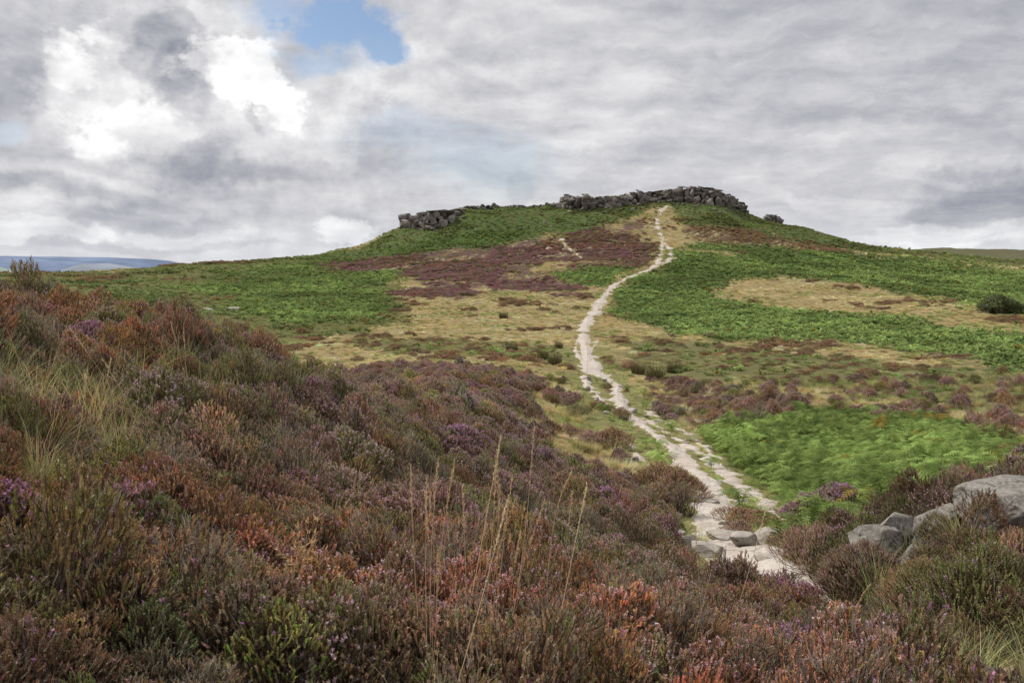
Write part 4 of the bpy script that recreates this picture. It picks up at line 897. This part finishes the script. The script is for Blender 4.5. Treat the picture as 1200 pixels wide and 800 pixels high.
# ------------------------------------------------------------------ sky and light
def d2ae(px, py):
    d = ray(px, py); return math.atan2(d[0], d[1]), math.atan2(d[2], math.hypot(d[0], d[1]))
def sky():
    w = bpy.data.worlds.new('World'); SC.world = w; w.use_nodes = True; t = NT(w.node_tree); t.n.clear()
    out = t.new('ShaderNodeOutputWorld'); D = t.new('ShaderNodeTexCoord').outputs['Generated']
    x, y, z = t.sep(D)
    az = t.m('ARCTAN2', x, y); el = t.m('ARCSINE', z)
    UV = t.comb(az, el, 0.)
    warp = t.scale(t.v('SUBTRACT', t.noise(UV, 7, 6, .6, 0, True), (.5, .5, .5)), .09)
    UW = t.v('ADD', UV, warp); u_, v_, _ = t.sep(UW)
    # ragged cloud-edge noise shared by all banks
    ne = t.m('MULTIPLY', t.m('SUBTRACT', t.noise(t.v('MULTIPLY', UV, (1., 1.35, 1.)), 11, 11, .64, .1), .5), 2.1)
    def blob(px, py, rx, ry, rag, lo, hi, rot=0):
        ca, ce = d2ae(px, py)
        a = t.m('SUBTRACT', u_, ca); b = t.m('SUBTRACT', v_, ce)
        if rot:
            c, s = math.cos(rot), math.sin(rot)
            a, b = t.m('ADD', t.m('MULTIPLY', a, c), t.m('MULTIPLY', b, s)), t.m('SUBTRACT', t.m('MULTIPLY', b, c), t.m('MULTIPLY', a, s))
        a = t.m('DIVIDE', a, rx / FPX); b = t.m('DIVIDE', b, ry / FPX)
        d = t.m('SUBTRACT', 1., t.m('SQRT', t.m('ADD', t.m('MULTIPLY', a, a), t.m('MULTIPLY', b, b))))
        d = t.m('ADD', d, t.m('MULTIPLY', ne, rag * .8))
        return t.mr(d, lo, hi, 0., 1.)
    den = t.m('ADD', t.m('MAXIMUM', z, 0.0), .13)
    PL = t.comb(t.m('DIVIDE', x, den), t.m('DIVIDE', y, den), 0.)
    PR = t.v('ADD', PL, t.scale(t.v('SUBTRACT', t.noise(PL, .8, 5, .6, 0, True), (.5, .5, .5)), 1.1))
    n1 = t.noise(PR, .8, 8, .58, 0); n2 = t.noise(t.v('MULTIPLY', PR, (.8, 1.5, 1.)), 2.3, 8, .6, 0)
    lb = t.mr(u_, d2ae(380, 0)[0], d2ae(600, 0)[0], 1., 0.)
    b = t.m('ADD', .65, t.m('MULTIPLY', t.m('SUBTRACT', n1, .5), t.m('SUBTRACT', .72, t.m('MULTIPLY', lb, .34))))
    b = t.m('ADD', b, t.m('MULTIPLY', t.m('SUBTRACT', n2, .5), t.m('ADD', .30, t.m('MULTIPLY', lb, -.14))))
    # billows: light from upper left picks out the lumps
    bs = t.v('MULTIPLY', UV, (1., 1.35, 1.)); bs2 = t.v('ADD', bs, (.012, -.022, 0.))
    e1 = t.m('MULTIPLY', t.m('SUBTRACT', t.noise(bs, 6.5, 10, .57, .1), t.noise(bs2, 6.5, 10, .57, .1)), 2.0)
    sv = t.v('MULTIPLY', UW, (1., 3.6, 1.)); sv2 = t.v('ADD', sv, (.01, -.07, 0.))
    e2 = t.m('MULTIPLY', t.m('SUBTRACT', t.noise(sv, 5.5, 10, .6, .1), t.noise(sv2, 5.5, 10, .6, .1)), t.m('SUBTRACT', .62, t.m('MULTIPLY', lb, .45)))
    b = t.m('ADD', t.m('ADD', b, e2), t.m('MULTIPLY', e1, t.m('ADD', .16, t.m('MULTIPLY', lb, .50))))
    b = t.m('ADD', b, t.m('MULTIPLY', ne, t.m('ADD', .10, t.m('MULTIPLY', lb, .06))))
    for (px, py, rx, ry, amp, rag, lo, hi, rot) in SKYB:
        b = t.m('ADD', b, t.m('MULTIPLY', blob(px, py, rx, ry, rag, lo, hi, rot), amp))
    col = t.ramp(b, [(.0, (.20, .22, .28)), (.30, (.33, .345, .40)), (.5, (.49, .495, .535)), (.68, (.66, .66, .685)), (.85, (.83, .83, .84)), (1., (1., 1., 1.))])
    hz = t.mr(el, 0., .08, .45, 0.); col = t.mix(hz, col, (.76, .78, .82))
    hole = None
    for (px, py, rx, ry, amp, rag, lo, hi, rot) in SKYH:
        q = t.m('MULTIPLY', blob(px, py, rx, ry, rag, lo, hi, rot), amp); hole = q if hole is None else t.m('MAXIMUM', hole, q)
    st = t.new('ShaderNodeTexSky', sky_type='NISHITA'); st.sun_disc = False; st.sun_elevation = SUN_EL; st.sun_rotation = SUN_AZ
    st.altitude = 400; st.air_density = 1.0; st.dust_density = 1.; st.ozone_density = 1.6
    bg1 = t.new('ShaderNodeBackground'); t.l.new(st.outputs[0], bg1.inputs[0]); bg1.inputs[1].default_value = .105
    bg2 = t.new('ShaderNodeBackground'); t.l.new(col, bg2.inputs[0]); bg2.inputs[1].default_value = 1.0
    mx = t.new('ShaderNodeMixShader'); t.l.new(hole, mx.inputs[0]); t.l.new(bg2.outputs[0], mx.inputs[1]); t.l.new(bg1.outputs[0], mx.inputs[2])
    t.l.new(mx.outputs[0], out.inputs[0])
SUN_EL = R(48); SUN_AZ = R(-55)          # bearing of the sun from +Y, clockwise
# cloud banks: column, row, half width, half height, brightening, raggedness, edge from, edge to, tilt
SKYB = [
 (110, 95, 92, 88, .17, 1.2, .22, .5, 0), (85, 60, 54, 48, .16, 1.3, .25, .5, 0), (150, 150, 70, 50, .12, 1.2, .2, .5, 0), (330, 130, 130, 95, .10, .9, .2, .4, 0), (225, 150, 210, 75, .05, .9, .15, .4, 0),
 (290, 90, 66, 66, .30, 1.1, .25, .45, -.5), (325, 128, 50, 40, .20, 1.4, .25, .5, -.4), (262, 12, 150, 34, .16, 1.2, .1, .7, 0),
 (208, 55, 66, 66, -.22, 1.1, .22, .5, 0), (222, 110, 44, 52, -.17, 1.1, .2, .5, 0), (305, 143, 34, 22, -.20, 1.2, .2, .6, 0),
 (10, 90, 70, 100, -.14, 1., .1, .9, 0), (215, 178, 240, 50, -.10, .8, .1, .9, 0), (245, 196, 200, 24, -.22, 1., .2, .75, 0),
 (50, 222, 150, 24, -.22, 1., .15, .7, 0), (165, 250, 130, 20, -.17, 1., .15, .7, 0), (130, 200, 150, 22, .09, 1., .2, .8, 0), (110, 238, 160, 12, .10, 1., .2, .7, 0),
 (60, 272, 80, 15, .18, 1.4, .2, .5, 0), (400, 266, 62, 24, .24, 1.4, .25, .5, 0), (220, 274, 120, 14, .12, 1.2, .2, .6, 0), (130, 290, 110, 8, -.16, 1., .2, .6, 0), (280, 288, 100, 7, -.12, 1., .2, .6, 0),
 (470, 95, 90, 70, .10, 1., .1, .7, 0), (607, 222, 34, 32, -.09, 1.5, .3, .7, 0), (455, 187, 50, 18, -.07, 1., .2, .7, 0),
 (1120, 75, 250, 70, -.17, .9, .0, .9, 0), (900, 0, 330, 40, -.07, .8, .0, .8, 0), (1190, 170, 140, 60, -.12, .9, .0, .9, 0), (960, 150, 190, 26, -.07, .8, .1, .8, 0),
 (1165, 235, 110, 50, -.24, 1.3, .15, .8, 0), (1120, 272, 150, 16, .20, 1.2, .15, .5, 0), (990, 250, 130, 30, -.09, 1., .1, .7, 0), (1080, 286, 180, 7, .18, .8, .2, .7, 0),
 (700, 120, 160, 70, .07, .8, .0, .8, 0), (560, 60, 110, 70, .07, .8, 0, .8, 0)]
SKYH = [(392, 22, 100, 58, 1., 1.3, .08, .60, .1), (440, 48, 44, 32, .95, 1.2, .05, .6, 0), (330, 10, 80, 36, .8, 1.3, .1, .8, 0), (375, 78, 64, 24, .6, 1.2, .1, .7, .1), (570, 195, 130, 50, .34, .8, .05, .7, 0), (480, 160, 110, 36, .28, .8, .1, .7, 0), (5, 148, 40, 16, .35, 1., .15, .7, 0)]
sky()
sd = bpy.data.lights.new('sun', 'SUN'); sd.energy = 3.2; sd.angle = R(8); sd.color = (1., .95, .87)
so = bpy.data.objects.new('sun', sd); COL.objects.link(so)
from mathutils import Vector
sv = Vector((math.cos(SUN_EL) * math.sin(SUN_AZ), math.cos(SUN_EL) * math.cos(SUN_AZ), math.sin(SUN_EL)))
so.rotation_euler = sv.to_track_quat('Z', 'Y').to_euler()
SC.view_settings.view_transform = 'Standard'; SC.view_settings.look = 'None'; SC.view_settings.exposure = 0; SC.view_settings.gamma = 1
